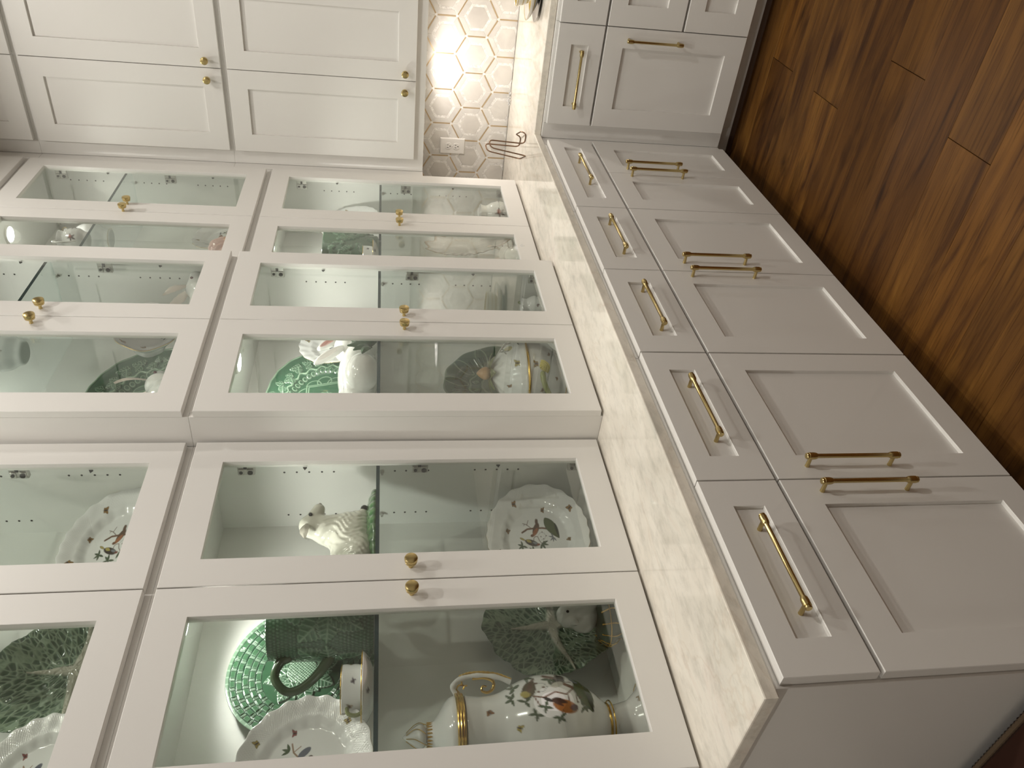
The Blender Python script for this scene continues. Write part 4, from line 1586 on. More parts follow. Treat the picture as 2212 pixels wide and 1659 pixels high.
for s in (1, -1):
    def hp(l, z): return tuple(SIDE * (l * s) + Vector((0, 0, z)))
    b = MB()
    pts = arc_pts([hp(.074, .424), hp(.090, .432), hp(.104, .420), hp(.110, .395), hp(.110, .365), hp(.105, .335), hp(.094, .308)], 40)
    b.tube(pts, [.0065 - .0015 * abs(math.sin(i * .4)) for i in range(len(pts))], 10)
    h = b.build('scroll_handle', M['porc'], ew)
    b = MB()
    b.tube(arc_pts([hp(.106, .390), hp(.106, .364), hp(.098, .346), hp(.084, .346), hp(.076, .358), hp(.080, .370), hp(.089, .368), hp(.088, .360)], 30), [.0042 - .0022 * i / 30 for i in range(31)], 8)
    b.tube(arc_pts([hp(.078, .418), hp(.086, .424), hp(.094, .418), hp(.092, .408), hp(.085, .410)], 16), .0020, 6)
    b.tube(arc_pts([hp(.108, .400), hp(.102, .412), hp(.093, .410), hp(.092, .401)], 16), .0020, 6)
    b.build('scroll', M['gold'], h)
    b = MB()
    b.tube(arc_pts([hp(.1105, .418), hp(.1165, .396), hp(.1165, .365), hp(.111, .334), hp(.099, .306)], 26), [.0022 + .0012 * (i % 2) for i in range(27)], 6)
    b.build('handle_gilding', M['gold'], h)

# green jug with leaf relief
def jug_disp(T, z, t, r):
    s = ((T - math.radians(-30)) + PI) % (2 * PI) - PI
    u = s * .095; v = z - .118
    H = np.zeros_like(u); Lt = np.zeros_like(u); Dk = np.zeros_like(u)
    wall = (t > .12) & (t < .60)
    row = np.floor(z / .0085)
    ft = ((T / (2 * PI) * 74 + .5 * (row % 2)) % 1); fr = (z / .0085) % 1
    cell = np.clip(1.5 - 3.4 * np.maximum(np.abs(ft - .5), np.abs(fr - .5)) ** 1.3, 0, 1)
    H += .0022 * cell * wall; Dk += .8 * (1 - cell) * wall; Lt += .15 * (cell > .9) * wall
    for c in (-1, 0, 1, 2):
        cu = c * .150
        for a, l, w in ((90, .108, .036), (45, .095, .032), (135, .095, .032), (5, .072, .026), (175, .072, .026), (-60, .085, .026), (240, .085, .026), (-90, .09, .028)):
            a = math.radians(a)
            relief_leaf(u, v, H, Lt, Dk, cu, -.02, cu + l * math.cos(a), -.02 + l * math.sin(a), w, .0050, 7, .08)
    H *= wall; Lt *= wall; Dk *= wall
    rim = (t >= .60)
    Lt += .25 * rim * np.exp(-((t - .62) / .02) ** 2)
    return H, Lt, Dk


jug = thing('leaf_jug', 'green jug with cabbage leaf relief in front of the basketweave plate', 'jug', (-.462, .496, s1))
WLOC[jug.name] = Vector((0, 0, 0))
prof = [(0, 0), (0, .080), (.003, .090), (.012, .0945), (.06, .0950), (.12, .0945), (.18, .0935), (.225, .0930), (.233, .0945), (.236, .0930), (.234, .088), (.20, .086), (.10, .087), (.02, .086), (.014, .06), (.012, 0)]
obj('body', turned('jug_body', prof, 330, 240, M['glaze'], lambda V, T, z, t, L, D: glaze(L * .85, D * .85, dict(mid=(.042, .125, .060), light=(.26, .40, .27), dark=(.008, .030, .016))), jug_disp), jug)
hd = Vector((-.30, -.954, 0)).normalized()
pts = arc_pts([hd * .090 + Vector((0, 0, .188)), hd * .104 + Vector((0, 0, .208)), hd * .136 + Vector((0, 0, .216)), hd * .165 + Vector((0, 0, .190)), hd * .160 + Vector((0, 0, .158)), hd * .130 + Vector((0, 0, .122)), hd * .088 + Vector((0, 0, .094))], 44)
hb = MB(); hb.tube(pts, [.0125 - .003 * math.sin(PI * i / 44) for i in range(45)], 14)
jh_mat = mat('olive_glaze', (.050, .085, .042), .10, 0, Coat_Weight=.5)
hb.build('handle', jh_mat, jug)

# ------------------------------------------------------------------ cups and saucers
def cup_set(label_c, label_s, x, y, z, k=1.0):
    sc = tag(obj('saucer', turned('saucer', [(0, 0), (0, .040 * k), (.003, .044 * k), (.010, .062 * k), (.022 * k, .077 * k), (.0245 * k, .0785 * k), (.024 * k, .075 * k), (.012, .058 * k), (.007, .030 * k), (.006, 0)], 96, 40, M['glaze'],
             lambda V, T, zz, tt, L, D: saucer_paint(V)), None, Matrix.Translation((x, y, z))), label_s, 'saucer', 'cups on saucers')
    b = MB(); ring(b, .0785 * k, .0245 * k, .0009); b.build('gold_rim', M['gold'], sc).location = (0, 0, 0)
    c = thing('tea_cup', label_c, 'cup', (x, y, z + .0072), 'cups on saucers')
    WLOC[c.name] = Vector((0, 0, 0))
    obj('body', turned('cup_body', [(0, 0), (0, .030 * k), (.003, .036 * k), (.012, .046 * k), (.025, .0495 * k), (.058 * k, .0505 * k), (.0595 * k, .0495 * k), (.058 * k, .048 * k), (.02, .046 * k), (.008, .03 * k), (.006, 0)], 120, 70, M['glaze'],
             lambda V, T, zz, tt, L, D: cup_paint(V, T)), c)
    b = MB(); ring(b, .0503 * k, .0590 * k, .0009); b.build('gold_rim', M['gold'], c)
    d = Vector((.25, -.97, 0)).normalized()
    b = MB(); b.tube(arc_pts([d * .047 * k + Vector((0, 0, .046 * k)), d * .064 * k + Vector((0, 0, .044 * k)), d * .070 * k + Vector((0, 0, .028 * k)), d * .060 * k + Vector((0, 0, .014)), d * .045 * k + Vector((0, 0, .014))], 20), .0042 * k, 8)
    tag(b.build('twig_handle', mat('twig_glaze', (.20, .22, .10), .15), c), 'olive green twig handle')
    return c


def cup_paint(V, T):
    P = Paint(T * 48, V[:, 2] * 1000, PW_, 1.0)
    for a in range(6):
        P.fly(((a * 60 - 12) % 360) / 180 * PI * 48, 34 + 6 * (a % 2), 1.2 + a, 8, (.33, .22, .12) if a % 2 else (.12, .10, .14))
    return P.c


def saucer_paint(V):
    P = Paint(V[:, 0] * 1000, V[:, 1] * 1000, PW_, 1.2)
    for a in range(5): P.fly(62 * math.cos(a * 1.256 - .6), 62 * math.sin(a * 1.256 - .6), a, 8, (.10, .09, .11))
    return P.c


cup_set('white tea cup with insects in front of the basketweave plate', 'white gold rimmed saucer in front of the basketweave plate', -.418, .278, s1)
cup_set('white tea cup with insects beside the green planter in the corner cabinet', 'white gold rimmed saucer beside the green planter in the corner cabinet', -.425, 2.130, s1, .92)


# ------------------------------------------------------------------ modelled figures
def sculpt(name, f, lo, hi, res, matl, color=None):
    """smooth closed surface of f < 0"""
    lo, hi = np.array(lo, float), np.array(hi, float)
    n = np.maximum(6, np.ceil((hi - lo) / res).astype(int)) + 1
    ax = [np.linspace(lo[i], hi[i], n[i]) for i in range(3)]
    X, Y, Z = np.meshgrid(*ax, indexing='ij')
    F = f(X, Y, Z)
    P = np.stack([X, Y, Z], -1)
    ins = F < 0
    cs = [(i, j, k) for i in (0, 1) for j in (0, 1) for k in (0, 1)]
    sl = lambda A, c: A[c[0]:A.shape[0] - 1 + c[0], c[1]:A.shape[1] - 1 + c[1], c[2]:A.shape[2] - 1 + c[2]]
    cnt = sum(sl(ins, c).astype(int) for c in cs)
    act = (cnt > 0) & (cnt < 8)
    acc = np.zeros(act.shape + (3,)); num = np.zeros(act.shape)
    for a in cs:
        for d in range(3):
            if a[d] == 0:
                b_ = list(a); b_[d] = 1; b_ = tuple(b_)
                fa, fb = sl(F, a), sl(F, b_)
                cr = (fa < 0) != (fb < 0)
                t = np.where(cr, fa / np.where(fa == fb, 1, fa - fb), 0)
                pa = np.stack([sl(P[..., q], a) for q in range(3)], -1); pb = np.stack([sl(P[..., q], b_) for q in range(3)], -1)
                acc += np.where(cr[..., None], pa + (pb - pa) * t[..., None], 0); num += cr
    idx = -np.ones(act.shape, int)
    idx[act] = np.arange(act.sum())
    V = acc[act] / num[act][:, None]
    Q = []
    for d in range(3):
        s0 = [slice(None)] * 3; s1_ = [slice(None)] * 3
        s0[d] = slice(0, -1); s1_[d] = slice(1, None)
        cr = ins[tuple(s0)] != ins[tuple(s1_)]
        inside_first = ins[tuple(s0)]
        I = np.argwhere(cr)
        o = [q for q in range(3) if q != d]
        ok = np.ones(len(I), bool)
        for q in o: ok &= (I[:, q] > 0) & (I[:, q] < np.array(F.shape)[q] - 1)
        I = I[ok]
        def at(da, db):
            J = I.copy(); J[:, o[0]] += da; J[:, o[1]] += db
            return idx[J[:, 0], J[:, 1], J[:, 2]]
        q4 = np.stack([at(-1, -1), at(0, -1), at(0, 0), at(-1, 0)], 1)
        fl = inside_first[I[:, 0], I[:, 1], I[:, 2]] ^ (d == 1)
        q4[~fl] = q4[~fl][:, ::-1]
        Q.append(q4)
    Q = np.concatenate(Q)
    Q = Q[(Q >= 0).all(1)]
    c = color(V) if color is not None else np.tile((.8, .8, .8), (len(V), 1))
    return arr_mesh(name, V, Q, matl, c, True)


def sm(a, b_, k):
    h = np.clip(.5 + .5 * (b_ - a) / k, 0, 1)
    return b_ * (1 - h) + a * h - k * h * (1 - h)


def elp(X, Y, Z, c, r, yaw=0.0, pitch=0.0):
    x, y, z = X - c[0], Y - c[1], Z - c[2]
    if yaw:
        x, y = x * math.cos(yaw) + y * math.sin(yaw), -x * math.sin(yaw) + y * math.cos(yaw)
    if pitch:     # turn in the y z plane
        y, z = y * math.cos(pitch) + z * math.sin(pitch), -y * math.sin(pitch) + z * math.cos(pitch)
    k0 = np.sqrt((x / r[0]) ** 2 + (y / r[1]) ** 2 + (z / r[2]) ** 2)
    k1 = np.sqrt((x / r[0] ** 2) ** 2 + (y / r[1] ** 2) ** 2 + (z / r[2] ** 2) ** 2) + 1e-9
    return k0 * (k0 - 1) / k1


def cap_(X, Y, Z, a, b_, ra, rb):
    a, b_ = np.array(a), np.array(b_)
    d = b_ - a
    t = np.clip(((X - a[0]) * d[0] + (Y - a[1]) * d[1] + (Z - a[2]) * d[2]) / (d @ d), 0, 1)
    return np.sqrt((X - a[0] - t * d[0]) ** 2 + (Y - a[1] - t * d[1]) ** 2 + (Z - a[2] - t * d[2]) ** 2) - (ra + (rb - ra) * t)


def leaf_piece(b, p, d, n, L, w, h=.004, seg=8):
    """a thick curved leaf with a centre ridge"""
    p, d, n = Vector(p), Vector(d).normalized(), Vector(n).normalized()
    s = d.cross(n).normalized()
    top, bot = [], []
    for i in range(seg + 1):
        t = i / seg
        ww = w * math.sin(PI * min(.98, max(.03, t)) ** .8) ** .8 * (1 + .12 * (i % 2))
        c = p + d * L * t + n * (h * 2.2 * math.sin(PI * t))
        top.append([tuple(c - s * ww), tuple(c - s * ww * .5 + n * h * .5), tuple(c + n * h), tuple(c + s * ww * .5 + n * h * .5), tuple(c + s * ww), tuple(c - n * h * .3)])
    sm_ = b.smooth; b.smooth = True
    b.loops(top, cap0=True, cap1=True)
    b.smooth = sm_


# sheep on a grass mound
sh = thing('sheep_figurine', 'cream ceramic sheep lying on a green grass mound on the glass shelf', 'figurine', (-.455, .70, s1))
WLOC[sh.name] = Vector((0, 0, 0)); sh.location = (0, 0, 0)


def sheep_f(X, Y, Z):
    wob = .0010 * np.sin(240 * (Z + .7 * Y) + 8 * np.sin(60 * Y)) * np.sin(160 * X + 90 * Z)
    str_ = .0011 * np.sin(520 * (Y * .75 - Z * .35) + 5 * np.sin(70 * Z + 30 * Y) + 2 * np.sin(140 * X))
    body = elp(X, Y, Z, (-.462, .695, 1.592), (.058, .092, .056))
    chest = cap_(X, Y, Z, (-.460, .745, 1.588), (-.453, .748, 1.660), .053, .037)
    d = sm(body, chest, .03)
    d = sm(d, elp(X, Y, Z, (-.440, .662, 1.575), (.042, .048, .038)), .012)
    d = d + (wob + str_) * smooth(1.690, 1.665, Z)
    neck = cap_(X, Y, Z, (-.453, .748, 1.660), (-.446, .754, 1.696), .035, .027)
    d = sm(d, neck, .012)
    head = cap_(X, Y, Z, (-.444, .754, 1.700), (-.428, .796, 1.682), .0270, .0160)
    d = sm(d, head, .010)
    d = sm(d, elp(X, Y, Z, (-.440, .756, 1.716), (.017, .019, .012)), .010)
    for x0, dz in ((-.430, 0), (-.478, 0)):
        leg = cap_(X, Y, Z, (x0, .742, 1.572), (x0 + .008, .782, 1.568), .013, .010)
        d = sm(d, leg, .006)
    return d


obj('body', sculpt('sheep_body', sheep_f, (-.54, .53, 1.535), (-.385, .84, 1.73), .0030, M['glaze'], lambda V: np.where(((V[:, 2] > 1.665) & (V[:, 1] > .800))[:, None], np.array([[.55, .53, .46]]), np.array([[.76, .745, .66]]))), sh)


def mound_f(X, Y, Z):
    d = elp(X, Y, Z, (-.455, .738, 1.538), (.085, .132, .026)) + .0016 * np.sin(260 * Y + 40 * X) * np.sin(190 * X + 90 * Z)
    return np.maximum(d, s1 - Z)


obj('grass_mound', sculpt('grass_mound', mound_f, (-.55, .52, s1 - .003), (-.36, .88, 1.575), .0034, M['glaze'], lambda V: glaze(.28 * (np.sin(V[:, 1] * 260 + V[:, 0] * 40) > .3), .3 * (np.sin(V[:, 1] * 260 + V[:, 0] * 40) < -.4), dict(mid=(.05, .15, .05), light=(.25, .42, .2), dark=(.012, .05, .02)))), sh)
b = MB(); leaf_piece(b, (-.420, .742, 1.708), (-.35, -.90, .05), (.75, -.45, .45), .040, .0125, .0040); b.build('ear', mat('grey_cream_glaze', (.46, .43, .37), .15), sh)
b = MB(); leaf_piece(b, (-.466, .750, 1.706), (-.93, .10, .05), (-.1, .5, .8), .030, .0085, .0035); b.build('ear', M['porc'], sh)
for x0, y0, z0 in ((-.4135, .7680, 1.7005), (-.4600, .7800, 1.7000)):
    b = MB(); b.lathe([(-.005, .0045), (0, .0052), (.0020, .0040), (.0032, 0)], (x0, y0, z0), (.9 if x0 > -.45 else -.9, -.15, .2), 12); b.build('eye', M['black'], sh)
for x0, y0 in ((-.421, .784), (-.469, .784)):
    b = MB(); b.lathe([(-.002, .0095), (.006, .0108), (.011, .0085), (.0135, 0)], (x0, y0, 1.5675), (.12, .9, -.35), 12); b.build('hoof', M['black'], sh)
b = MB(); b.lathe([(-.004, .004), (.0005, .0035), (.0015, 0)], (-.4180, .8085, 1.678), (.5, .85, -.3), 10); b.build('nose', mat('grey_nose_glaze', (.33, .30, .26), .2), sh)

# white rabbit tureen
rb = thing('rabbit_tureen', 'white ceramic rabbit tureen with pink ear and green leaves on the shelf', 'tureen', (0, 0, 0))
WLOC[rb.name] = Vector((0, 0, 0))


def rabbit_f(X, Y, Z):
    d = elp(X, Y, Z, (-.405, 1.330, 1.596), (.082, .150, .062))
    d = sm(d, elp(X, Y, Z, (-.338, 1.268, 1.580), (.054, .068, .051)), .003)
    d = sm(d, elp(X, Y, Z, (-.352, 1.425, 1.575), (.042, .050, .042)), .006)
    d = sm(d, elp(X, Y, Z, (-.410, 1.492, 1.632), (.046, .060, .046)), .020)
    d = sm(d, elp(X, Y, Z, (-.400, 1.247, 1.638), (.013, .015, .014)), .004)
    d = np.maximum(d, s1 - Z)
    seam = np.abs(Z - (1.628 + .10 * (Y - 1.36) * (Y > 1.36) * 0 + .012 * np.sin((Y - 1.2) * 12)))
    return d + .0022 * np.exp(-(seam / .0022) ** 2)


obj('body', sculpt('rabbit_body', rabbit_f, (-.50, 1.16, s1 - .003), (-.268, 1.575, 1.70), .0036, M['glaze'], lambda V: np.tile((.80, .79, .77), (len(V), 1))), rb)
for nm, base, tip, w in (('ear', (-.385, 1.455, 1.648), (-.372, 1.366, 1.724), .020), ('ear', (-.405, 1.545, 1.662), (-.398, 1.472, 1.722), .019)):
    bA, bT = np.array(base), np.array(tip)
    mid = (bA + bT) / 2
    ax_ = (bT - bA); L_ = np.linalg.norm(ax_); pit = math.atan2(ax_[2], ax_[1])

    def ear_f(X, Y, Z, mid=mid, L_=L_, pit=pit, w=w):
        e = elp(X, Y, Z, mid, (.009, L_ * .58, w), 0, pit)
        hollow = elp(X, Y, Z, mid + np.array([.009, 0, .004]), (.006, L_ * .42, w * .62), 0, pit)
        return np.maximum(e, -hollow)
    lo, hi = np.minimum(bA, bT) - .03, np.maximum(bA, bT) + .03
    pink = tip[1] > 1.4

    def ear_c(V, mid=mid, L_=L_, pit=pit, w=w, pink=pink):
        h = elp(V[:, 0], V[:, 1], V[:, 2], mid + np.array([.009, 0, .004]), (.006, L_ * .42, w * .62), 0, pit)
        k = np.clip(1 - h / .0016, 0, 1) * (1.0 if pink else .12)
        return np.array([[.80, .79, .77]]) * (1 - k[:, None]) + np.array([[.62, .30, .27]]) * k[:, None]
    e = obj('ear', sculpt('rabbit_ear', ear_f, lo, hi, .0030, M['glaze'], ear_c), rb)
b = MB()
for k, (dy, dz, L_) in enumerate(((-.8, .45, .046), (-.45, .80, .052), (.10, .95, .050), (.60, .70, .050), (.9, .15, .046), (.85, -.25, .040), (-.1, .60, .062), (.35, .85, .056))):
    leaf_piece(b, (-.293, 1.340, 1.556), (.07 - .10 * max(dy, 0), dy, dz), (1, -.25, .15), L_ * 1.15, .0150, .0050, 10)
leafm = glaze_mat('leaf_relief')
tag(b.build('leaf_spray', mat('leaf_glaze', (.045, .105, .055), .12, 0, Coat_Weight=.5), rb), 'raised green leaf spray')


def small_rabbit(label, loc, k, face, tint=(.80, .80, .79)):
    """crouched rabbit looking along its own +y"""
    t = thing('rabbit_figurine', label, 'figurine', mtx=Matrix.Translation(loc) @ Matrix.Rotation(face, 4, 'Z') @ Matrix.Scale(k, 4))

    def f(X, Y, Z):
        d = elp(X, Y, Z, (0, -.012, .036), (.030, .050, .036))
        d = sm(d, elp(X, Y, Z, (.020, -.030, .024), (.018, .026, .024)), .006)
        d = sm(d, elp(X, Y, Z, (-.020, -.030, .024), (.018, .026, .024)), .006)
        d = sm(d, cap_(X, Y, Z, (0, .030, .060), (0, .058, .066), .025, .014), .014)
        d = sm(d, cap_(X, Y, Z, (.012, .030, .012), (.013, .052, .008), .011, .008), .006)
        d = sm(d, cap_(X, Y, Z, (-.012, .030, .012), (-.013, .052, .008), .011, .008), .006)
        d = sm(d, elp(X, Y, Z, (0, -.064, .030), (.011, .011, .011)), .004)
        return np.maximum(d, -Z)
    obj('body', sculpt('rabbit_figure', f, (-.05, -.08, -.003), (.05, .085, .10), .0032, M['glaze'], lambda V: np.tile(tint, (len(V), 1))), t)
    for s in (1, -1):
        b = MB(); leaf_piece(b, (s * .010, .030, .078), (s * .22, -.62, .74), (s * .6, -.1, .3), .058, .0095, .0035, 9)
        b.build('ear', mat('pale_ear_glaze', (.74, .66, .60), .15), t)
        b = MB(); b.lathe([(-.002, .002), (0, .0034), (.0018, .0024), (.0026, 0)], (s * .0195, .044, .069), (s, .25, .1), 10); b.build('eye', mat('dark_red_eye', (.08, .015, .015), .1), t)
    return t


small_rabbit('white rabbit figurine at the far side of the upper projecting cabinet', (-.365, 1.700, f2), 1.52, math.radians(-25))
small_rabbit('white rabbit figurine below the gravy bowl in the upper projecting cabinet', (-.335, 1.158, f2), 1.60, math.radians(10))
small_rabbit('small white rabbit figurine on the floor of the corner cabinet', (-.405, 2.150, f1), 1.35, math.radians(20), (.72, .72, .70))

# bird on a green base below the cabbage leaf plate
dv = thing('bird_figurine', 'pale porcelain bird figurine on a green and gold base before the cabbage leaf', 'figurine', (0, 0, 0))
WLOC[dv.name] = Vector((0, 0, 0))


def dove_f(X, Y, Z):
    d = elp(X, Y, Z, (-.470, .475, 1.034), (.036, .052, .036), 0, -.35)
    d = sm(d, cap_(X, Y, Z, (-.465, .470, 1.055), (-.458, .462, 1.080), .031, .028), .016)
    d = sm(d, cap_(X, Y, Z, (-.455, .455, 1.076), (-.440, .425, 1.066), .014, .004), .010)
    d = sm(d, elp(X, Y, Z, (-.439, .490, 1.026), (.011, .052, .024), 0, -.5), .004)
    d = sm(d, elp(X, Y, Z, (-.501, .490, 1.026), (.011, .052, .024), 0, -.5), .004)
    return d + .0008 * np.sin(Y * 320 + Z * 140)


obj('body', sculpt('dove_body', dove_f, (-.56, .38, .955), (-.40, .60, 1.12), .0030, M['glaze'], lambda V: np.tile((.72, .72, .69), (len(V), 1))), dv)
for s in ((-.4305, .4545, 1.086, 1), (-.4845, .4665, 1.086, -1)):
    b = MB(); b.lathe([(-.002, .0026), (0, .0036), (.0016, .0028), (.0024, 0)], s[:3], (s[3], -.3, .15), 12); b.build('eye', M['black'], dv)
o = obj('base', turned('dove_base', [(0, 0), (0, .050), (.004, .058), (.016, .056), (.024, .060), (.040, .072), (.056, .070), (.066, .058), (.070, .03), (.071, 0)], 64, 30, mat('sea_green_glaze', (.08, .125, .095), .1), ell=(.82, 1.15)), dv, Matrix.Translation((-.468, .472, f1)))
b = MB()
for k in range(14):
    a = 2 * PI * k / 14
    b.tube(arc_pts([(.0590 * math.cos(a) * .82, .0590 * math.sin(a) * 1.15, .018), (.0735 * math.cos(a + .12) * .82, .0735 * math.sin(a + .12) * 1.15, .040), (.060 * math.cos(a) * .82, .060 * math.sin(a) * 1.15, .066)], 10), .0018, 6)
ring(b, .0580, .006, .0018, ell=(.82, 1.15)); ring(b, .0728, .048, .0016, ell=(.82, 1.15))
b.build('gilding', M['gold'], o)

# tureen with a yellow rose
tu = thing('rose_tureen', 'white porcelain lidded tureen with gold band, fruit finial and yellow rose', 'tureen', (-.400, 1.348, f1))
WLOC[tu.name] = Vector((0, 0, 0))
TD = Vector((CPOS[0] + .415, CPOS[1] - 1.352, 0)).normalized()
TS = Vector((-TD.y, TD.x, 0))


def tureen_paint(V, T, zz, tt, L, D):
    lat = V[:, 0] * TS.x + V[:, 1] * TS.y
    frn = V[:, 0] * TD.x + V[:, 1] * TD.y
    P = Paint(np.where(frn > -.02, lat * 1000, 1e4), zz * 1000, PW_, 1.2)
    P.fly(32, 168, 1.6, 14, (.42, .36, .14)); P.fly(30, 112, 1.6, 14, (.30, .20, .08)); P.fly(-40, 190, .3, 8); P.fly(-15, 40, 2, 8); P.fly(-52, 95, 1, 8); P.fly(60, 62, 1, 8)
    P.line([(118, 170), (92, 190), (70, 208), (58, 222)], 4, BR2); P.line([(92, 190), (98, 176), (110, 168)], 3, BR)
    P.ell(78, 186, 12, 6, 2.2, YEL); P.ell(90, 200, 11, 5, 2.6, BR); P.ell(108, 196, 9, 5, 1, (.05, .045, .04))
    for (cx, cy) in ((62, 224), (70, 196), (100, 160), (116, 190), (84, 222)): P.leaves(cx, cy, (20, 100, 190, 280), 11, 3, LEAFC, LEDGE)
    P.line([(80, 20), (105, 28), (120, 44)], 2.2, (.30, .31, .33)); P.line([(100, 27), (112, 18)], 2, (.30, .31, .33)); P.line([(112, 36), (104, 48)], 2, (.30, .31, .33))
    return P.c


TE = (.82, 1.12)
rib = lambda T, z, t, r: (.0018 * np.cos(12 * T) * np.clip(r / .1, 0, 1), None, None)
obj('body', turned('tureen_body', [(0, 0), (0, .082), (.008, .086), (.020, .080), (.032, .088), (.060, .118), (.090, .137), (.118, .144), (.130, .145), (.134, .143), (.130, .138), (.06, .11), (.05, 0)], 320, 170, M['glaze'], tureen_paint, rib, ell=TE), tu)
lid = obj('lid', turned('tureen_lid', [(.134, .140), (.138, .147), (.144, .146), (.160, .136), (.185, .108), (.205, .078), (.222, .050), (.234, .030), (.238, 0)], 320, 150, M['glaze'], tureen_paint, rib, ell=TE), tu)
b = MB(); ring(b, .1478, .1365, .0034, ell=TE, n=72); ring(b, .0870, .006, .0014, ell=TE, n=64); b.build('gold_band', M['gold'], tu)
fruit = mat('peach_fruit_glaze', (.55, .33, .16), .2)
obj('finial', turned('fruit', [(.236, 0), (.240, .015), (.250, .022), (.262, .020), (.274, .011), (.281, .004), (.283, 0)], 32, 24, fruit), lid)
b = MB()
for k in range(7):
    a = 2 * PI * k / 7
    leaf_piece(b, (.012 * math.cos(a), .012 * math.sin(a), .237), (math.cos(a), math.sin(a), -.15), (0, 0, 1), .056, .014, .003)
b.build('leaf_ruff', mat('olive_leaf_glaze', (.15, .18, .075), .2), lid)
c0 = TD * .112 + TS * .018 + Vector((0, 0, .090))
rose = MB()
e1, e2 = TS, (TD * -.35 + Vector((0, 0, 1))).normalized()
nn = e1.cross(e2).normalized()
if nn.dot(TD) < 0: nn = -nn
for k, (r_, h_) in enumerate(((.0215, .004), (.017, .009), (.0125, .013), (.008, .016), (.004, .018))):
    for j in range(5):
        a0_ = 2 * PI * j / 5 + k * .6
        pts = [c0 + e1 * (r_ * math.cos(a0_ + q)) + e2 * (r_ * math.sin(a0_ + q)) + nn * h_ for q in np.linspace(-.8, .8, 7)]
        rose.tube(pts, [.0014, .0026, .0034, .0036, .0034, .0026, .0014], 8)
rose.lathe([(-.004, .018), (.004, .020), (.012, .012), (.018, .003)], c0, nn, 20)
tag(rose.build('rose', mat('yellow_rose_glaze', (.68, .60, .20), .3), tu), 'yellow rose')
b = MB(); leaf_piece(b, c0 + e2 * .018 + e1 * .010, e2 + e1 * .5, nn, .034, .012, .003); leaf_piece(b, c0 - e1 * .015 + e2 * .006, e1 * -.4 + e2 * .8, nn, .022, .008, .003); b.build('rose_leaf', mat('dark_leaf_glaze', (.06, .085, .06), .2), tu)
b = MB(); b.tube(arc_pts([c0 - e1 * .008 - nn * .004, c0 - e1 * .022 + nn * .020 - e2 * .004, c0 - e1 * .052 + nn * .028 - e2 * .012, c0 - e1 * .085 + nn * .018 - e2 * .026, c0 - e1 * .100 - nn * .010 - e2 * .030], 26), [.008 + .002 * (i > 4) - .003 * (i / 26) for i in range(27)], 12)
b.build('stem_handle', mat('pale_stem_glaze', (.36, .39, .18), .2), tu)

# small pitcher with a green handle
def pitcher(name, label, x, y, z, k, hcol, red=False, hdir=(-.3, .95, 0)):
    t = thing(name, label, 'pitcher', (x, y, z))
    WLOC[t.name] = Vector((0, 0, 0))

    def paint(V, T, zz, tt, L, D):
        P = Paint(T * 38, zz / k * 1000, PW_, 1.2)
        for a in range(5):
            cx = (a * 72 + 20) / 180 * PI * 38
            if red:
                P.leaves(cx, 48, (20, 100, 170, 250, 310), 15, 4, (.13, .10, .10), (.06, .04, .04)); P.ell(cx + 4, 52, 6, 5, .5, (.30, .08, .06))
            else:
                P.fly(cx, 40 + 14 * (a % 2), a, 9, (.2, .12, .10))
        return P.c
    obj('body', turned('pitcher_body', [(0, 0), (0, .026 * k), (.004 * k, .030 * k), (.012 * k, .030 * k), (.030 * k, .042 * k), (.050 * k, .045 * k), (.070 * k, .038 * k), (.084 * k, .029 * k), (.098 * k, .032 * k), (.104 * k, .035 * k), (.1045 * k, .033 * k), (.09 * k, .026 * k), (.05 * k, .042 * k)],
                         110, 80, M['glaze'], paint), t)
    d = Vector(hdir).normalized()
    b = MB(); b.tube(arc_pts([d * .033 * k + Vector((0, 0, .100 * k)), d * .055 * k + Vector((0, 0, .106 * k)), d * .068 * k + Vector((0, 0, .085 * k)), d * .060 * k + Vector((0, 0, .055 * k)), d * .044 * k + Vector((0, 0, .035 * k))], 24), .0050 * k, 10)
    b.build('handle', mat('pitcher_handle_glaze', hcol, .2), t)
    b = MB(); leaf_piece(b, -d * .028 * k + Vector((0, 0, .094 * k)), -d + Vector((0, 0, .35)), Vector((0, 0, 1)), .026 * k, .012 * k, .003); b.build('spout', M['porc'], t)
    return t


pitcher('cream_pitcher', 'small white cream pitcher with green twig handle low in the projecting cabinet', -.375, 1.720, f1, .84, (.13, .17, .06))
pitcher('flowered_jug', 'white jug with red flowers on the shelf of the upper corner cabinet', -.405, 2.165, s2, 1.0, (.80, .80, .79), True, (.3, -.95, 0))
pitcher('cream_pitcher', 'white jug on the glass shelf above the gravy bowl', -.430, 1.480, s2, 1.35, (.80, .80, .79), False, (-.3, .95, 0))

# tall white vase in the upper corner cabinet
o = obj('porcelain_vase', turned('vase', [(0, 0), (0, .040), (.006, .042), (.02, .036), (.05, .058), (.085, .064), (.12, .050), (.145, .030), (.165, .034), (.175, .040), (.173, .037), (.14, .026), (.08, .058)], 72, 60, M['porc']), None, Matrix.Translation((-.520, 2.395, s2)))
tag(o, 'plain white porcelain vase behind the red flowered jug', 'vase')
b = MB(); ring(b, .0400, .1755, .001); ring(b, .042, .005, .001); b.build('gold_rim', M['gold'], o)

# pink shell
def shell_f(X, Y, Z):
    a = np.arctan2(Z, Y)
    r = np.hypot(Y, Z)
    d = elp(X, Y, Z, (0, 0, .052), (.030, .048, .055))
    return np.maximum(d + .0025 * np.cos(a * 24), -Z)


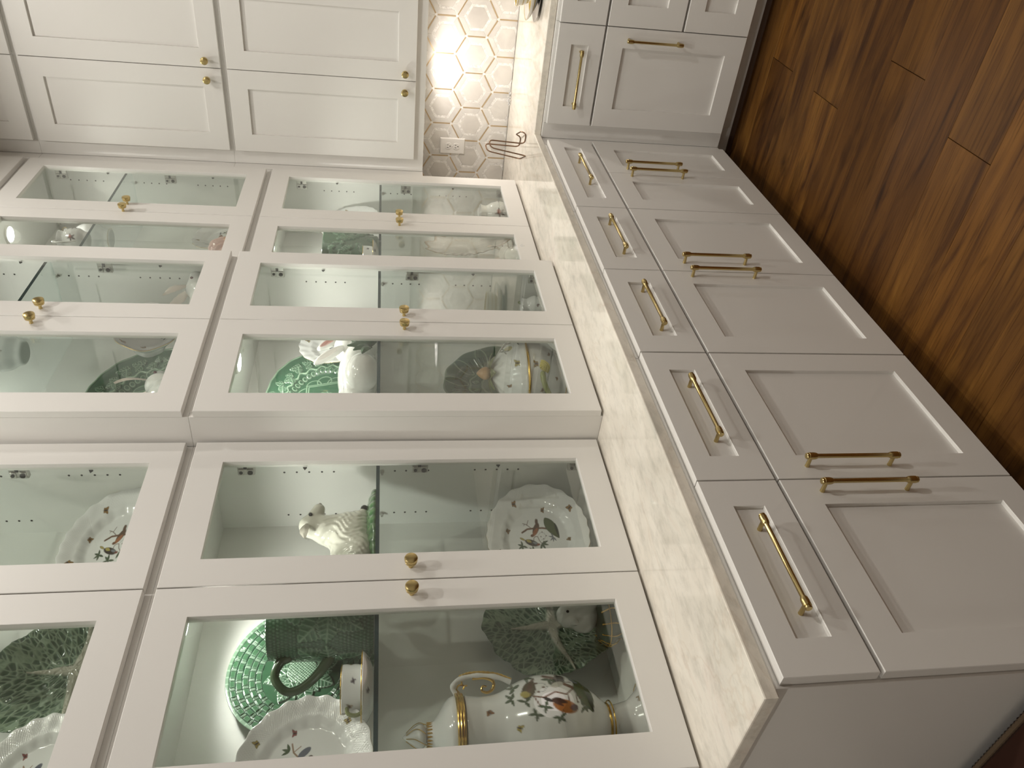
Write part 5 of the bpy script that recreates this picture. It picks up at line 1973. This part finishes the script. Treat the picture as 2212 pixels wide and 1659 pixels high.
o = obj('pink_shell', sculpt('pink_shell', shell_f, (-.04, -.06, -.003), (.04, .06, .115), .0032, M['glaze'], lambda V: np.tile((.62, .40, .36), (len(V), 1))), None, Matrix.Translation((-.395, 2.120, f2)) @ Matrix.Scale(1.15, 4))
tag(o, 'ribbed pink ceramic shell at the foot of the upper corner cabinet', 'shell')
o = obj('leaf_saucer', dish_mesh('leaf_saucer', 70, lambda th: .075 * (1 + .06 * np.cos(9 * th)), lambda x, y, r, t: .018 * r ** 2, lambda x, y, r, t: glaze(.4 * np.exp(-((np.abs(np.sin(4.5 * t)) - .0) / .2) ** 2), 0 * x, CABB), .003, CABB['mid']), None, Matrix.Translation((-.455, 2.040, f2 + .007)))
tag(o, 'small green leaf saucer behind the pink shell', 'saucer')

# square green planter with leaf relief
def planter_disp(T, z, t, r):
    c, s = np.abs(np.cos(T)), np.abs(np.sin(T))
    sq = (c ** 5 + s ** 5) ** (-1 / 5)
    H = np.zeros_like(z); Lt = np.zeros_like(z); Dk = np.full_like(z, .15)
    u = T * .112; v = z
    q = random.Random(21)
    for i in range(130):
        cu, cv, a = q.uniform(0, 2 * PI * .112), q.uniform(.03, .195), q.uniform(0, 2 * PI)
        l = q.uniform(.030, .050)
        relief_leaf(u, v, H, Lt, Dk, cu, cv, cu + l * math.cos(a), cv + l * math.sin(a), l * .30, .0062, 5, .06)
    wall = (t > .18) & (t < .60)
    H *= wall; Lt *= wall
    e = np.exp(-((t - .615) / .012) ** 2)
    return H + r * (sq - 1), np.maximum(Lt * .8, e * .5), Dk * .9


o = obj('leaf_planter', turned('leaf_planter', [(0, 0), (0, .080), (.006, .088), (.05, .090), (.12, .092), (.18, .097), (.205, .103), (.222, .112), (.226, .111), (.220, .105), (.15, .088), (.03, .084), (.02, 0)], 300, 150, M['glaze'],
        lambda V, T, z, t, L, D: glaze(L, D, dict(mid=(.026, .105, .046), light=(.26, .44, .29), dark=(.006, .025, .013))), planter_disp), None, Matrix.Translation((-.530, 2.290, s1)) @ Matrix.Rotation(.0, 4, 'Z'))
tag(o, 'square green planter with raised leaves on the corner cabinet shelf', 'planter')

# oval gravy bowl leaning in the upper projecting cabinet
def gravy_color(x, y, rho, th):
    P = Paint(x * 1000, y * 1000, PW_, 1.3)
    P.fly(-38, 8, .6, 9); P.fly(-66, -28, .5, 8, (.1, .1, .12)); P.fly(-40, 52, .4, 9)
    P.line([(-5, -44), (18, -28), (34, -34)], 4, BR); P.ell(22, -36, 13, 6, .6, (.20, .06, .04)); P.leaves(2, -42, (90, 150, 210), 15, 4, LEAFC, LEDGE); P.leaves(22, -14, (60, 120, 200), 15, 4, (.06, .05, .05), LEDGE); P.leaves(34, -48, (250, 310, 20), 15, 4, LEAFC, LEDGE)
    return P.c


gb = dish_mesh('gravy_bowl', 150, lambda th: 1 / np.sqrt((np.cos(th) / .105) ** 2 + (np.sin(th) / .078) ** 2) * (1 + .02 * np.cos(8 * th)), lambda x, y, r, t: .045 * r ** 2.2, gravy_color, .004, PW_, True, foot=.012)
place_dish('gravy_bowl', gb, 'oval white gravy bowl with gold rim leaning before the upper green tray', 'bowl', -.338, 1.420, f2 + .074, -.06, .078, spin=.12, depth=.045, scale=1.20)
o = obj('bowl_block', turned('bowl_block', [(0, 0), (0, .055), (.006, .060), (.062, .055), (.073, .045), (.075, 0)], 64, 30, M['porc']), None, Matrix.Translation((-.412, 1.415, f2)))
o.name = 'footed_bowl'
tag(o, 'upturned white footed bowl propping up the gravy bowl', 'bowl')

# ruffled shell dish and sauce boat things in the corner cabinet
def ruffle_color(x, y, rho, th):
    c = np.tile((.74, .73, .70), (len(x), 1))
    e = smooth(.90, .97, rho) * .8
    over(c, e, (.36, .26, .14))
    v = np.exp(-((np.abs(np.sin(th * 9)) / .12)) ** 2) * (rho > .45) * .35
    over(c, v, (.45, .42, .36))
    return c


rd = dish_mesh('ruffled_dish', 130, lambda th: 1 / np.sqrt((np.cos(th) / .105) ** 2 + (np.sin(th) / .205) ** 2) * (1 + .05 * np.cos(18 * th) - .10 * np.cos(2 * th + PI)), lambda x, y, r, t: .03 * r ** 2 + .006 * np.cos(18 * t) * r ** 3, ruffle_color, .004, (.74, .73, .70))
place_dish('ruffled_dish', rd, 'white leaf dish with ruffled brown edge in the corner cabinet', 'dish', -.520, 2.420, f1, .16, .215)
pitcher('lidded_cup', 'white cup with grey handle at the top of the leaf dish in the corner cabinet', -.430, 2.555, f1, 1.5, (.6, .6, .6), True, (.2, -.98, 0))

# sauce boat on a silver tray on the worktop, at the edge of the picture
o = obj('silver_tray', turned('silver_tray', [(0, 0), (0, .085), (.004, .120), (.010, .150), (.013, .156), (.0145, .153), (.010, .14), (.005, .09), (.0045, 0)], 72, 30, M['silver'], ell=(1, .72)), None, Matrix.Translation((.500, 2.700, ZC + .0006)))
tag(o, 'oval silver tray on the worktop beside the hexagon tiles', 'tray')
sb = thing('sauce_boat', 'white sauce boat with yellow gold stripes on an oval silver tray', 'sauce boat', (.500, 2.700, ZC + .0056))
WLOC[sb.name] = Vector((0, 0, 0))


def sb_paint(V, T, zz, tt, L, D):
    c = np.tile((.80, .78, .73), (len(V), 1))
    k = (np.abs(((zz - .012) / .020) % 1 - .5) < .16) & (zz > .01)
    c[k] = (.50, .36, .10)
    return c


obj('under_dish', turned('sauce_dish', [(0, 0), (0, .07), (.010, .100), (.030, .135), (.042, .145), (.044, .142), (.03, .128), (.012, .09), (.008, 0)], 90, 60, M['glaze'], sb_paint, ell=(1, .68)), sb)
obj('bowl', turned('sauce_bowl', [(.010, 0), (.010, .045), (.018, .050), (.040, .080), (.075, .092), (.090, .098), (.091, .095), (.075, .088), (.03, .06), (.02, 0)], 90, 60, M['glaze'], sb_paint, ell=(1, .62)), sb)
b = MB(); b.tube(arc_pts([(.085, 0, .085), (.115, 0, .115), (.135, 0, .095), (.115, 0, .062), (.085, 0, .050)], 24), .006, 8); b.build('handle', M['porc'], sb)

# white fluted vase on the worktop just outside the picture; its image stands in the glass doors
o = obj('fluted_vase', turned('fluted_vase', [(0, 0), (0, .055), (.006, .062), (.03, .070), (.10, .092), (.18, .100), (.26, .090), (.30, .098), (.325, .112), (.327, .108), (.29, .088), (.18, .094), (.02, .06), (.012, 0)], 160, 60, M['porc'],
        disp=lambda T, z, t, r: (.0055 * np.cos(16 * T + 5 * z) * np.clip(z / .05, 0, 1), None, None)), None, Matrix.Translation((.86, 2.86, ZC + .0006)))
tag(o, 'tall white fluted vase on the back worktop beyond the silver tray', 'vase')
